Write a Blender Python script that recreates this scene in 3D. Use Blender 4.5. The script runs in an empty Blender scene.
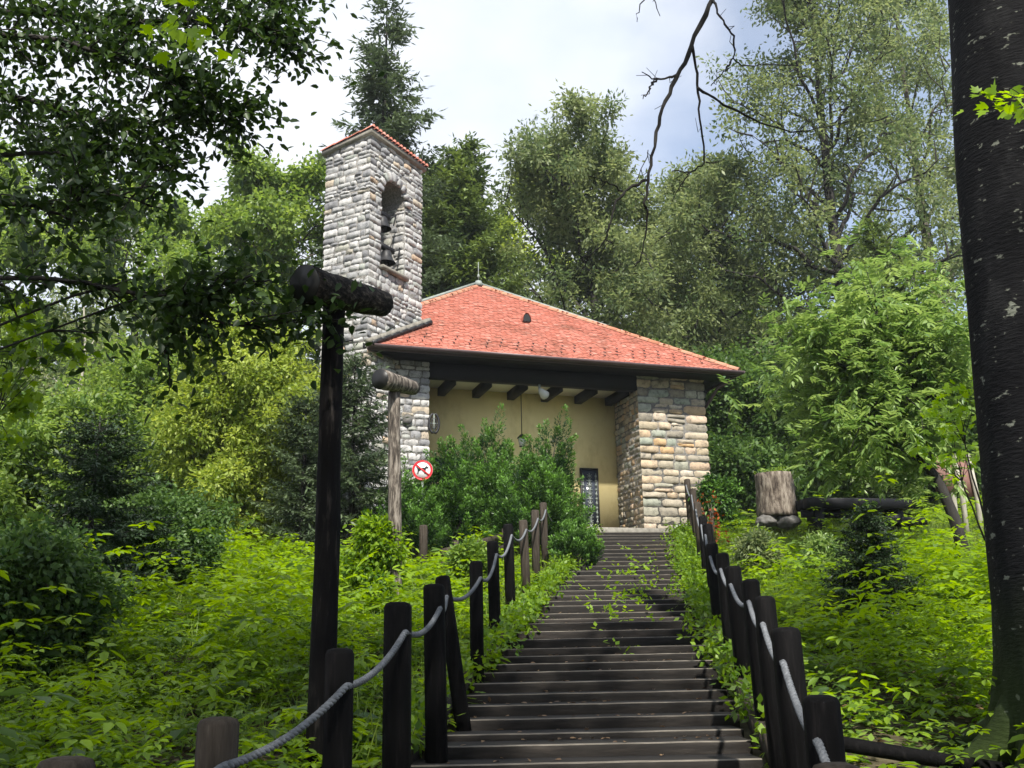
import bpy, bmesh, math, random
import numpy as np
from mathutils import Vector, Matrix
rng = np.random.default_rng(7)
random.seed(7)
sc = bpy.context.scene
C = sc.collection

# ------------------------------------------------------------------ camera
PITCH = math.atan(0.266); ROLL = 0.02; F = 1000.0
R0 = np.array([1, 0, 0.]); FW = np.array([0, math.cos(PITCH), math.sin(PITCH)]); U0 = np.cross(R0, FW)
CR = math.cos(ROLL)*R0 - math.sin(ROLL)*U0
CU = math.sin(ROLL)*R0 + math.cos(ROLL)*U0
def ray(px, py):
    d = FW + CR*(px-512)/F + CU*(384-py)/F
    return d/d[1]
def at(px, py, Y):
    return ray(px, py)*Y
cam = bpy.data.cameras.new('camera'); camo = bpy.data.objects.new('camera', cam); C.objects.link(camo)
cam.sensor_width = 36; cam.lens = 36*F/1024; cam.clip_start = 0.05; cam.clip_end = 2000
M = Matrix((tuple(CR), tuple(CU), tuple(-FW))).transposed()
camo.matrix_world = M.to_4x4()
sc.camera = camo

# ------------------------------------------------------------------ sky, sun, exposure
SUN_AZ = math.radians(168)      # compass from +Y clockwise: behind the camera, a little to the right
SUN_EL = math.radians(47)
w = bpy.data.worlds.new("World"); sc.world = w; w.use_nodes = True
nt = w.node_tree; nt.nodes.clear()
def N(t, k, **kw):
    n = t.nodes.new(k)
    for a, b in kw.items(): setattr(n, a, b)
    return n
sky = N(nt, 'ShaderNodeTexSky', sky_type='NISHITA', sun_disc=False, sun_elevation=SUN_EL, sun_rotation=SUN_AZ)
sky.altitude = 500; sky.dust_density = 1.0
tc = N(nt, 'ShaderNodeTexCoord')
mp = N(nt, 'ShaderNodeMapping'); mp.inputs['Scale'].default_value = (1.5, 1.5, 2.6); mp.inputs['Location'].default_value = (0.35, 0.2, 0.1)
nz = N(nt, 'ShaderNodeTexNoise'); nz.inputs['Scale'].default_value = 1.25; nz.inputs['Detail'].default_value = 7; nz.inputs['Roughness'].default_value = 0.52
cr = N(nt, 'ShaderNodeValToRGB'); cr.color_ramp.elements[0].position = 0.34; cr.color_ramp.elements[1].position = 0.52
nz2 = N(nt, 'ShaderNodeTexNoise'); nz2.inputs['Scale'].default_value = 3.1; nz2.inputs['Detail'].default_value = 5
cr2 = N(nt, 'ShaderNodeValToRGB')
cr2.color_ramp.elements[0].color = (4.1, 4.5, 5.3, 1); cr2.color_ramp.elements[1].color = (5.1, 5.3, 5.7, 1)
cr2.color_ramp.elements[0].position = 0.35; cr2.color_ramp.elements[1].position = 0.62
mix = N(nt, 'ShaderNodeMix', data_type='RGBA')
bg = N(nt, 'ShaderNodeBackground'); bg.inputs['Strength'].default_value = 0.10
wo = N(nt, 'ShaderNodeOutputWorld')
L = nt.links.new
L(tc.outputs['Generated'], mp.inputs['Vector']); L(mp.outputs[0], nz.inputs['Vector']); L(mp.outputs[0], nz2.inputs['Vector'])
# fewer clouds towards the right of the view (a clear blue gap)
sx = N(nt, 'ShaderNodeSeparateXYZ'); L(tc.outputs['Generated'], sx.inputs[0])
mr = N(nt, 'ShaderNodeMapRange'); mr.inputs['From Min'].default_value = 0.02; mr.inputs['From Max'].default_value = 0.26
mr.inputs['To Min'].default_value = 0.08; mr.inputs['To Max'].default_value = -0.17
L(sx.outputs[0], mr.inputs['Value'])
ad = N(nt, 'ShaderNodeMath', operation='ADD'); L(nz.outputs['Fac'], ad.inputs[0]); L(mr.outputs[0], ad.inputs[1])
L(ad.outputs[0], cr.inputs['Fac']); L(nz2.outputs['Fac'], cr2.inputs['Fac'])
mr3 = N(nt, 'ShaderNodeMapRange'); mr3.inputs['To Min'].default_value = .30; L(cr.outputs['Color'], mr3.inputs['Value']); L(mr3.outputs[0], mix.inputs[0]); L(sky.outputs[0], mix.inputs[6]); L(cr2.outputs['Color'], mix.inputs[7])
L(mix.outputs[2], bg.inputs['Color']); L(bg.outputs[0], wo.inputs['Surface'])
sl = bpy.data.lights.new('sun', 'SUN'); sl.energy = 4.2; sl.angle = math.radians(1.2); sl.color = (1, .95, .86)
so = bpy.data.objects.new('sun', sl); C.objects.link(so)
sd = Vector((math.sin(SUN_AZ)*math.cos(SUN_EL), math.cos(SUN_AZ)*math.cos(SUN_EL), math.sin(SUN_EL)))
so.rotation_euler = (-sd).to_track_quat('-Z', 'Y').to_euler(); so.location = (5, -20, 30)
vs = sc.view_settings; vs.view_transform = 'Standard'; vs.look = 'None'; vs.exposure = 1.08; vs.gamma = 1; vs.use_curve_mapping = False
sc.cycles.max_bounces = 6; sc.cycles.diffuse_bounces = 4; sc.cycles.transmission_bounces = 3; sc.cycles.transparent_max_bounces = 4
sc.cycles.use_denoising = True

# ------------------------------------------------------------------ materials
def mat_base(name):
    m = bpy.data.materials.new(name); m.use_nodes = True
    t = m.node_tree; b = t.nodes['Principled BSDF']
    return m, t, b
def ramp(t, stops, constant=False):
    r = N(t, 'ShaderNodeValToRGB'); e = r.color_ramp.elements
    while len(e) > 1: e.remove(e[-1])
    e[0].position = stops[0][0]; e[0].color = (*stops[0][1], 1)
    for p, c in stops[1:]:
        x = e.new(p); x.color = (*c, 1)
    if constant: r.color_ramp.interpolation = 'CONSTANT'
    return r
def noise(t, scale, detail=5, rough=.6, vec=None, stretch=None):
    n = N(t, 'ShaderNodeTexNoise'); n.inputs['Scale'].default_value = scale; n.inputs['Detail'].default_value = detail; n.inputs['Roughness'].default_value = rough
    tcn = N(t, 'ShaderNodeTexCoord')
    if stretch:
        q = N(t, 'ShaderNodeMapping'); q.inputs['Scale'].default_value = stretch
        t.links.new(tcn.outputs['Object'], q.inputs['Vector']); t.links.new(q.outputs[0], n.inputs['Vector'])
    else: t.links.new(tcn.outputs['Object'], n.inputs['Vector'])
    return n
def bump(t, b, h, strength=.5, dist=.02):
    q = N(t, 'ShaderNodeBump'); q.inputs['Strength'].default_value = strength; q.inputs['Distance'].default_value = dist
    t.links.new(h, q.inputs['Height']); t.links.new(q.outputs[0], b.inputs['Normal'])
def leaf_mat(name, a, b_, trans=.35, rough=.45, spec=.35):
    m, t, b = mat_base(name)
    at_ = N(t, 'ShaderNodeAttribute', attribute_name='tone')
    r = ramp(t, [(0, a), (1, b_)]); t.links.new(at_.outputs['Fac'], r.inputs['Fac'])
    t.links.new(r.outputs[0], b.inputs['Base Color'])
    b.inputs['Roughness'].default_value = rough; b.inputs['Specular IOR Level'].default_value = spec
    tr = N(t, 'ShaderNodeBsdfTranslucent'); mx = N(t, 'ShaderNodeMixShader'); mx.inputs[0].default_value = trans
    hs = N(t, 'ShaderNodeHueSaturation'); hs.inputs['Saturation'].default_value = 1.12; hs.inputs['Value'].default_value = 1.6; hs.inputs['Hue'].default_value = .488
    t.links.new(r.outputs[0], hs.inputs['Color']); t.links.new(hs.outputs[0], tr.inputs['Color'])
    t.links.new(b.outputs[0], mx.inputs[1]); t.links.new(tr.outputs[0], mx.inputs[2])
    t.links.new(mx.outputs[0], t.nodes['Material Output'].inputs['Surface'])
    return m
def noisy_mat(name, stops, scale=8, stretch=None, rough=.85, bstr=.5, bdist=.02, spec=.3, detail=6, tone=0.0, metallic=0):
    m, t, b = mat_base(name)
    n = noise(t, scale, detail, .65, stretch=stretch)
    r = ramp(t, stops)
    if tone:
        a_ = N(t, 'ShaderNodeAttribute', attribute_name='tone')
        mm = N(t, 'ShaderNodeMath', operation='MULTIPLY_ADD'); mm.inputs[1].default_value = tone; t.links.new(a_.outputs['Fac'], mm.inputs[0])
        m2 = N(t, 'ShaderNodeMath', operation='MULTIPLY'); m2.inputs[1].default_value = 1-tone; t.links.new(n.outputs['Fac'], m2.inputs[0])
        t.links.new(m2.outputs[0], mm.inputs[2]); t.links.new(mm.outputs[0], r.inputs['Fac'])
    else: t.links.new(n.outputs['Fac'], r.inputs['Fac'])
    t.links.new(r.outputs[0], b.inputs['Base Color'])
    b.inputs['Roughness'].default_value = rough; b.inputs['Specular IOR Level'].default_value = spec; b.inputs['Metallic'].default_value = metallic
    if bstr: bump(t, b, n.outputs['Fac'], bstr, bdist)
    return m
def stone_mat(name, stops):
    m, t, b = mat_base(name)
    a_ = N(t, 'ShaderNodeAttribute', attribute_name='tone')
    r = ramp(t, stops); t.links.new(a_.outputs['Fac'], r.inputs['Fac'])
    n1 = noise(t, 6.5, 8, .75); n2 = noise(t, 45, 4, .6)
    r1 = ramp(t, [(.34, (.28, .29, .30)), (.46, (.80, .80, .80)), (.56, (1.0, 1.0, .98)), (.72, (1.2, 1.18, 1.14))]); t.links.new(n1.outputs['Fac'], r1.inputs['Fac'])
    mx = N(t, 'ShaderNodeMix', data_type='RGBA', blend_type='MULTIPLY'); mx.inputs[0].default_value = .9
    t.links.new(r.outputs[0], mx.inputs[6]); t.links.new(r1.outputs[0], mx.inputs[7])
    t.links.new(mx.outputs[2], b.inputs['Base Color'])
    b.inputs['Roughness'].default_value = .9; b.inputs['Specular IOR Level'].default_value = .2
    ad_ = N(t, 'ShaderNodeMath', operation='ADD'); t.links.new(n1.outputs['Fac'], ad_.inputs[0]); t.links.new(n2.outputs['Fac'], ad_.inputs[1])
    bump(t, b, ad_.outputs[0], .7, .02)
    return m
MT = {}
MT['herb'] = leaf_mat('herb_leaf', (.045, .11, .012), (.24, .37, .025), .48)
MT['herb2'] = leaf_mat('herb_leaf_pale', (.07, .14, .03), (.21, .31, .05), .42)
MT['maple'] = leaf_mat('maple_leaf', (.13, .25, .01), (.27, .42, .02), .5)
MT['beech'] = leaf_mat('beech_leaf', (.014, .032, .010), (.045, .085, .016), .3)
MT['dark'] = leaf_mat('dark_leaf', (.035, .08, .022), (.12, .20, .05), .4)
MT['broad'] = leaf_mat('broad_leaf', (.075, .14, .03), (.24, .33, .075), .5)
MT['olive'] = leaf_mat('olive_leaf', (.07, .115, .045), (.23, .27, .115), .45)
MT['yellow'] = leaf_mat('yellow_green_leaf', (.14, .21, .035), (.36, .43, .09), .45)
MT['elder'] = leaf_mat('elder_leaf', (.085, .165, .04), (.28, .38, .12), .42, rough=.35, spec=.6)
MT['spruce'] = leaf_mat('spruce_needle', (.03, .05, .025), (.10, .14, .065), .25)
MT['fir'] = leaf_mat('fir_needle', (.03, .06, .025), (.18, .25, .065), .25)
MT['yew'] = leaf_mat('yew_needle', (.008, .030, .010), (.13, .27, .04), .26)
MT['grass'] = leaf_mat('grass_blade', (.08, .14, .02), (.22, .30, .06), .38)
MT['sprucedark'] = leaf_mat('dark_spruce_needle', (.012, .028, .010), (.045, .08, .03), .12)
MT['edgeweed'] = leaf_mat('edge_weed_leaf', (.06, .13, .012), (.20, .32, .03), .45)
MT['litter'] = leaf_mat('dry_leaf', (.05, .028, .014), (.22, .14, .07), .1)
MT['red'] = leaf_mat('red_leaf', (.25, .05, .02), (.45, .12, .03), .3)
MT['bark'] = noisy_mat('grey_bark', [(.3, (.035, .028, .022)), (.55, (.09, .075, .06)), (.75, (.17, .15, .12))], 14, (1, 1, .25), bdist=.03)
MT['barkdark'] = noisy_mat('dark_bark', [(.3, (.012, .011, .010)), (.6, (.030, .027, .024)), (.8, (.06, .055, .048))], 10, (1, 1, .3), bdist=.03)
MT['palebark'] = noisy_mat('pale_bark', [(.3, (.22, .2, .16)), (.7, (.42, .4, .34))], 14, (1, 1, .25))
MT['soil'] = noisy_mat('forest_soil', [(.3, (.022, .018, .010)), (.5, (.05, .04, .022)), (.7, (.10, .085, .05))], 3.5, rough=.95, bstr=.8, bdist=.05, detail=10)
MT['mossground'] = noisy_mat('leaf_litter', [(.3, (.05, .04, .028)), (.6, (.13, .11, .085))], 20)
MT['mortar'] = noisy_mat('mortar', [(.3, (.07, .066, .06)), (.7, (.22, .21, .195))], 20)
MT['stone'] = stone_mat('rubble_stone', [(0, (.20, .20, .21)), (.16, (.29, .29, .30)), (.32, (.38, .38, .38)), (.50, (.46, .455, .45)), (.70, (.52, .51, .50)), (.82, (.42, .41, .40)), (.90, (.33, .35, .32)), (.96, (.44, .37, .29)), (1, (.44, .33, .24))])
MT['pierstone'] = stone_mat('squared_stone', [(0, (0.190, 0.174, 0.146)), (.12, (0.325, 0.291, 0.235)), (.32, (0.470, 0.392, 0.291)), (.46, (0.482, 0.336, 0.213)), (.58, (0.269, 0.302, 0.258)), (.70, (0.515, 0.459, 0.381)), (.82, (0.470, 0.347, 0.246)), (.92, (0.302, 0.302, 0.246)), (1, (0.515, 0.336, 0.179))])
MT['plaster'] = noisy_mat('cream_plaster', [(.3, (.82, .69, .34)), (.7, (.87, .75, .40))], 2.5, rough=.9, bstr=.15)
MT['ceil'] = noisy_mat('pale_ceiling_boards', [(.3, (.72, .68, .58)), (.7, (.80, .76, .66))], 3, rough=.9, bstr=.1)
MT['beam'] = noisy_mat('black_stained_timber', [(.3, (.004, .004, .006)), (.7, (.010, .010, .013))], 6, (1, 6, 6), rough=.6, bstr=.3)
MT['tile'] = noisy_mat('clay_tile', [(.0, (.27, .078, .050)), (.4, (.40, .130, .090)), (.65, (.47, .18, .135)), (1, (.56, .36, .30))], 5, rough=.75, bstr=.25, bdist=.01, tone=.5)
def weather(key, scale, lo, hi, dark, stretch=None):
    t = MT[key].node_tree; b = t.nodes['Principled BSDF']; src = b.inputs['Base Color'].links[0].from_socket
    n = noise(t, scale, 8, .7, stretch=stretch); r_ = ramp(t, [(lo, dark), (hi, (1, 1, 1))]); t.links.new(n.outputs['Fac'], r_.inputs['Fac'])
    mx = N(t, 'ShaderNodeMix', data_type='RGBA', blend_type='MULTIPLY'); mx.inputs[0].default_value = 1
    t.links.new(src, mx.inputs[6]); t.links.new(r_.outputs[0], mx.inputs[7]); t.links.new(mx.outputs[2], b.inputs['Base Color'])
weather('tile', 1.1, .36, .52, (.62, .66, .62))
weather('plaster', 1.4, .34, .50, (.82, .80, .74), (1, 1, .45))
MT['ridge'] = noisy_mat('pale_ridge_tile', [(.2, (0.3601, 0.1403, 0.0801)), (.8, (0.5004, 0.2703, 0.1799))], 6, rough=.8, tone=.4)
MT['metal'] = noisy_mat('brown_painted_metal', [(.3, (0.0750, 0.0496, 0.0516)), (.7, (0.1103, 0.0804, 0.0835))], 4, rough=.35, bstr=0)
MT['darkmetal'] = noisy_mat('dark_metal', [(.3, (0.0115, 0.0118, 0.0129)), (.7, (0.0300, 0.0299, 0.0319))], 8, rough=.5, bstr=.1)
MT['zinc'] = noisy_mat('weathered_zinc', [(.3, (0.1598, 0.1899, 0.1697)), (.7, (0.2798, 0.3097, 0.2899))], 6, rough=.55, bstr=.1)
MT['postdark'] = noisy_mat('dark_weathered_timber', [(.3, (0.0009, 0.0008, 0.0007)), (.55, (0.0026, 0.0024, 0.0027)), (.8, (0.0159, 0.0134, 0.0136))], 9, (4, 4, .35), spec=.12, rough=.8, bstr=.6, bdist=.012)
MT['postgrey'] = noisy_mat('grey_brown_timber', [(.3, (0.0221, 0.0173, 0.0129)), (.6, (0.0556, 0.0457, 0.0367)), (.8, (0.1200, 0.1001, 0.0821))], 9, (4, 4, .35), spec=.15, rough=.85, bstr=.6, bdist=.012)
MT['logbark'] = noisy_mat('peeling_log', [(.36, (.02, .016, .013)), (.48, (.075, .062, .051)), (.56, (.18, .155, .13)), (.75, (.30, .27, .235))], 7, (3, 3, .6), rough=.85, bstr=.8, bdist=.02)
MT['logdark'] = noisy_mat('blackened_log', [(.3, (0.0026, 0.0016, 0.0020)), (.56, (0.0062, 0.0055, 0.0054)), (.66, (0.0353, 0.0299, 0.0265)), (.8, (0.0900, 0.0780, 0.0665))], 6, (3, 3, .45), spec=.12, rough=.8, bstr=.8, bdist=.02)
MT['loghead'] = noisy_mat('charred_log_side', [(.36, (0.0062, 0.0055, 0.0054)), (.5, (0.0221, 0.0181, 0.0156)), (.6, (0.0697, 0.0583, 0.0482)), (.75, (0.1703, 0.1458, 0.1202))], 7, (1.2, 3, 5), rough=.85, spec=.15, bstr=.9, bdist=.03)
MT['stump'] = noisy_mat('weathered_stump', [(.36, (.035, .026, .021)), (.48, (.115, .092, .072)), (.64, (.25, .215, .175))], 5, (2.4, 2.4, .6), rough=.9, bstr=.9, bdist=.03)
MT['step'] = noisy_mat('worn_step_timber', [(.3, (.004, .0034, .0025)), (.52, (.0115, .0092, .0074)), (.75, (.032, .026, .021))], 6, (.5, 4, 4), rough=.8, bstr=.5, bdist=.012, tone=.2)
MT['stepedge'] = noisy_mat('pale_step_nosing', [(.3, (0.0600, 0.0528, 0.0428)), (.7, (0.2004, 0.1797, 0.1500))], 9, (.6, 4, 4), rough=.8, bstr=.4)  # paler strip along the front edge of each step
MT['rope'] = noisy_mat('grey_rope', [(.3, (0.0697, 0.0757, 0.0821)), (.7, (0.1801, 0.1899, 0.2057))], 40, rough=.8, bstr=.4, bdist=.004)
MT['rock'] = noisy_mat('grey_rock', [(.3, (.07, .065, .06)), (.7, (.17, .165, .155))], 5, rough=.9, bstr=.7)
MT['white'] = noisy_mat('sign_white', [(.3, (.76, .76, .76)), (.7, (.80, .80, .80))], 4, rough=.4, bstr=0)
MT['signred'] = noisy_mat('sign_red', [(.3, (0.6002, 0.0197, 0.0299)), (.7, (0.6399, 0.0299, 0.0401))], 4, rough=.4, bstr=0)
MT['black'] = noisy_mat('sign_black', [(.3, (0.0097, 0.0102, 0.0102)), (.7, (0.0159, 0.0158, 0.0156))], 4, rough=.4, bstr=0)
MT['brownboard'] = noisy_mat('brown_board', [(.3, (0.1598, 0.0851, 0.0699)), (.7, (0.2198, 0.1198, 0.0998))], 4, rough=.7)
MT['glassgrey'] = noisy_mat('lamp_glass', [(.3, (0.4501, 0.4602, 0.4399)), (.7, (0.6002, 0.5997, 0.5798))], 4, rough=.2, bstr=0)
MT['doorglass'] = noisy_mat('dark_door_glass', [(.3, (0.0300, 0.0355, 0.0502)), (.7, (0.0600, 0.0701, 0.0903))], 3, rough=.15, bstr=0, spec=.5)
MT['concrete'] = noisy_mat('weathered_concrete', [(.3, (0.1297, 0.1198, 0.0998)), (.7, (0.2701, 0.2553, 0.2200))], 9, rough=.9, bstr=.5)
# big trunk: dark smooth bark with pale lichen patches and moss low down
m, t, b = mat_base('beech_trunk_bark'); MT['bigbark'] = m
n1 = noise(t, 3, 8, .7, stretch=(1.4, 1.4, .6)); n2 = noise(t, 9, 4, .6, stretch=(1, 1, 1.9)); n3 = noise(t, 26, 5, .6, stretch=(.5, .5, 2))
r1 = ramp(t, [(.35, (0.003, 0.003, 0.004)), (.55, (0.008, 0.008, 0.009)), (.75, (0.023, 0.023, 0.024))]); t.links.new(n1.outputs['Fac'], r1.inputs['Fac'])
r2 = ramp(t, [(.63, (0, 0, 0)), (.66, (1, 1, 1))]); t.links.new(n2.outputs['Fac'], r2.inputs['Fac'])
mx = N(t, 'ShaderNodeMix', data_type='RGBA'); mx.inputs[7].default_value = (.16, .17, .14, 1)
t.links.new(r2.outputs[0], mx.inputs[0]); t.links.new(r1.outputs[0], mx.inputs[6])
g = N(t, 'ShaderNodeTexCoord'); sz = N(t, 'ShaderNodeSeparateXYZ'); t.links.new(g.outputs['Object'], sz.inputs[0])
mr_ = N(t, 'ShaderNodeMapRange'); mr_.inputs['From Min'].default_value = .2; mr_.inputs['From Max'].default_value = 1.3; mr_.inputs['To Min'].default_value = .75; mr_.inputs['To Max'].default_value = 0
t.links.new(sz.outputs[2], mr_.inputs['Value'])
mu = N(t, 'ShaderNodeMath', operation='MULTIPLY'); t.links.new(mr_.outputs[0], mu.inputs[0]); t.links.new(n1.outputs['Fac'], mu.inputs[1])
mx2 = N(t, 'ShaderNodeMix', data_type='RGBA'); mx2.inputs[7].default_value = (.05, .085, .012, 1)
t.links.new(mu.outputs[0], mx2.inputs[0]); t.links.new(mx.outputs[2], mx2.inputs[6]); t.links.new(mx2.outputs[2], b.inputs['Base Color'])
b.inputs['Roughness'].default_value = .85; b.inputs['Specular IOR Level'].default_value = .12
bump(t, b, n3.outputs['Fac'], .7, .02)

# ------------------------------------------------------------------ mesh helpers
def make_mesh(name, verts, groups, mats, tone=None, smooth=False, uv=None):
    """groups: list of (faces array (n,k), material index)"""
    me = bpy.data.meshes.new(name)
    verts = np.asarray(verts, np.float32)
    me.vertices.add(len(verts)); me.vertices.foreach_set('co', verts.ravel())
    loops = np.concatenate([g_[0].ravel() for g_ in groups]).astype(np.int32)
    tot = np.concatenate([np.full(len(g_[0]), g_[0].shape[1], np.int32) for g_ in groups])
    mi = np.concatenate([np.full(len(g_[0]), g_[1], np.int32) for g_ in groups])
    start = np.concatenate([[0], np.cumsum(tot)[:-1]]).astype(np.int32)
    me.loops.add(len(loops)); me.loops.foreach_set('vertex_index', loops)
    me.polygons.add(len(tot)); me.polygons.foreach_set('loop_start', start)
    try: me.polygons.foreach_set('loop_total', tot)
    except Exception: pass
    me.polygons.foreach_set('material_index', mi)
    if smooth: me.polygons.foreach_set('use_smooth', np.ones(len(tot), bool))
    for m_ in mats: me.materials.append(m_)
    if tone is not None:
        a_ = me.attributes.new('tone', 'FLOAT', 'POINT'); a_.data.foreach_set('value', np.asarray(tone, np.float32))
    me.update(calc_edges=True)
    return me
def link(name, me, parent=None, loc=(0, 0, 0), rotz=0):
    o = bpy.data.objects.new(name, me); C.objects.link(o)
    o.location = loc; o.rotation_euler = (0, 0, rotz)
    if parent: o.parent = parent
    return o
def thing(name, label, cat, loc=(0, 0, 0), rotz=0, group=None):
    o = bpy.data.objects.new(name, None); C.objects.link(o); o.empty_display_size = .3
    o.location = loc; o.rotation_euler = (0, 0, rotz)
    o['label'] = label; o['category'] = cat
    if group: o['group'] = group
    return o
def tag(o, label, cat, group=None, kind=None):
    o['label'] = label; o['category'] = cat
    if group: o['group'] = group
    if kind: o['kind'] = kind
    return o
class MB:
    def __init__(s): s.v = []; s.g = {}; s.t = []; s.n = 0
    def add(s, verts, faces, tone=.5, mi=0):
        verts = np.asarray(verts, float)
        for f_ in faces:
            s.g.setdefault((len(f_), mi), []).append(np.array(f_)[None]+s.n)
        s.v.append(verts); s.t.append(np.full(len(verts), tone)); s.n += len(verts)
    def add_np(s, verts, faces, tone, mi=0):
        s.g.setdefault((faces.shape[1], mi), []).append(faces+s.n)
        s.v.append(verts); s.t.append(np.broadcast_to(tone, (len(verts),))); s.n += len(verts)
    def box(s, c, d, ax=None, tone=.5, mi=0, taper=1.0, bev=0.0):
        c = np.array(c, float); hx, hy, hz = np.array(d)/2
        if ax is None: ax = np.eye(3)
        if bev <= 0:
            P = [(-hx, -hy, -hz), (hx, -hy, -hz), (hx, hy, -hz), (-hx, hy, -hz), (-hx*taper, -hy*taper, hz), (hx*taper, -hy*taper, hz), (hx*taper, hy*taper, hz), (-hx*taper, hy*taper, hz)]
            P = np.array(P)@np.array(ax)+c
            s.add(P, [(0, 3, 2, 1), (4, 5, 6, 7), (0, 1, 5, 4), (1, 2, 6, 5), (2, 3, 7, 6), (3, 0, 4, 7)], tone, mi)
        else:
            q = bev
            ring = [(-hx+q, -hy), (hx-q, -hy), (hx, -hy+q), (hx, hy-q), (hx-q, hy), (-hx+q, hy), (-hx, hy-q), (-hx, -hy+q)]
            P = []
            for z_, k in ((-hz, 1), (hz-q, 1), (hz-q*.3, 1-.35*q/max(hx, hy)), (hz, 1-1.2*q/max(hx, hy))):
                P += [(x_*k, y_*k, z_) for x_, y_ in ring]
            P = np.array(P)@np.array(ax)+c
            F_ = [tuple(range(7, -1, -1)), tuple(range(24, 32))]
            for l in range(3):
                for i in range(8):
                    j = (i+1) % 8; F_.append((l*8+i, l*8+j, l*8+8+j, l*8+8+i))
            s.add(P, F_, tone, mi)
    def tube(s, pts, rad, sides=6, tone=.5, mi=0, caps=True, noise_=0):
        pts = np.asarray(pts, float); n = len(pts); rad = np.broadcast_to(rad, (n,))
        d = np.gradient(pts, axis=0); d /= np.linalg.norm(d, axis=1)[:, None]+1e-9
        ref = np.array([0, 0, 1.]) if abs(d[0, 2]) < .9 else np.array([1., 0, 0])
        a = np.cross(d, ref); a /= np.linalg.norm(a, axis=1)[:, None]+1e-9; b_ = np.cross(d, a)
        th = np.arange(sides)*2*math.pi/sides
        rr = rad[:, None]*np.ones((n, sides))
        if noise_: rr = rr*(1+noise_*rng.normal(size=(n, sides)))
        V = pts[:, None]+rr[..., None]*(np.cos(th)[None, :, None]*a[:, None]+np.sin(th)[None, :, None]*b_[:, None])
        i = np.arange(n-1)[:, None]*sides; j = np.arange(sides)[None]; k = (j+1) % sides
        Fq = np.stack([i+j, i+k, i+sides+k, i+sides+j], -1).reshape(-1, 4)
        Fq = Fq[:, ::-1]
        base = s.n
        s.add_np(V.reshape(-1, 3), Fq, tone, mi)
        if caps:
            s.g.setdefault((sides, mi), []).append(np.arange(sides)[None]+base)
            s.g[(sides, mi)].append(np.arange(sides)[::-1][None]+base+(n-1)*sides)
    def mesh(s, name, mats, smooth=False):
        if not isinstance(mats, (list, tuple)): mats = [mats]
        gr = [(np.concatenate(v_), k[1]) for k, v_ in s.g.items()]
        return make_mesh(name, np.concatenate(s.v), gr, mats, np.concatenate(s.t), smooth)
    def build(s, name, mats, parent=None, smooth=False, loc=(0, 0, 0), rotz=0):
        return link(name, s.mesh(name, mats, smooth), parent, loc, rotz)
def frame(d, n):
    d = d/(np.linalg.norm(d, axis=1)[:, None]+1e-9)
    s_ = np.cross(d, n); s_ /= np.linalg.norm(s_, axis=1)[:, None]+1e-9
    return d, s_, np.cross(s_, d)
def leaves(mb, c, d, n, ln, wd, tone, detail=1, mi=0):
    """leaf blades: base c, direction d, normal n, length ln, width wd (arrays)"""
    d, s_, up = frame(d, n); K = len(c)
    ln = np.broadcast_to(ln, (K,))[:, None]; wd = np.broadcast_to(wd, (K,))[:, None]
    if detail == 0:
        V = np.stack([c, c+d*ln*.45+s_*wd*.5, c+d*ln, c+d*ln*.45-s_*wd*.5], 1)
        mb.add_np(V.reshape(-1, 3), np.arange(K*4).reshape(K, 4), np.repeat(tone, 4), mi)
    elif detail == 1:
        V = np.stack([c, c+d*ln*.3+s_*wd*.48+up*wd*.12, c+d*ln*.68+s_*wd*.36+up*wd*.10, c+d*ln-up*ln*.08, c+d*ln*.68-s_*wd*.36+up*wd*.10, c+d*ln*.3-s_*wd*.48+up*wd*.12], 1)
        i = np.arange(K)[:, None]*6
        F_ = np.concatenate([i+np.array([0, 1, 2, 3]), i+np.array([0, 3, 4, 5])])
        mb.add_np(V.reshape(-1, 3), F_, np.repeat(tone, 6), mi)
    elif detail == 2:   # lobed maple blade
        pr = [(0, 0), (.05, .30), (.28, .50), (.30, .26), (.62, .38), (.60, .14), (1.0, 0), (.60, -.14), (.62, -.38), (.30, -.26), (.28, -.50), (.05, -.30)]
        V = np.stack([c+d*ln*a_+s_*wd*b_+up*abs(b_)*wd*.2 for a_, b_ in pr], 1)
        i = np.arange(K)[:, None]*12
        fs = [(0, 1, 2, 3), (0, 3, 4, 5), (0, 5, 6, 7), (0, 7, 8, 9), (0, 9, 10, 11)]
        F_ = np.concatenate([i+np.array(q) for q in fs])
        mb.add_np(V.reshape(-1, 3), F_, np.repeat(tone, 12), mi)
def rnd_dir(k, up=0., r=None):
    r = r or rng
    v_ = r.normal(size=(k, 3)); v_[:, 2] += up
    return v_/np.linalg.norm(v_, axis=1)[:, None]

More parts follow.
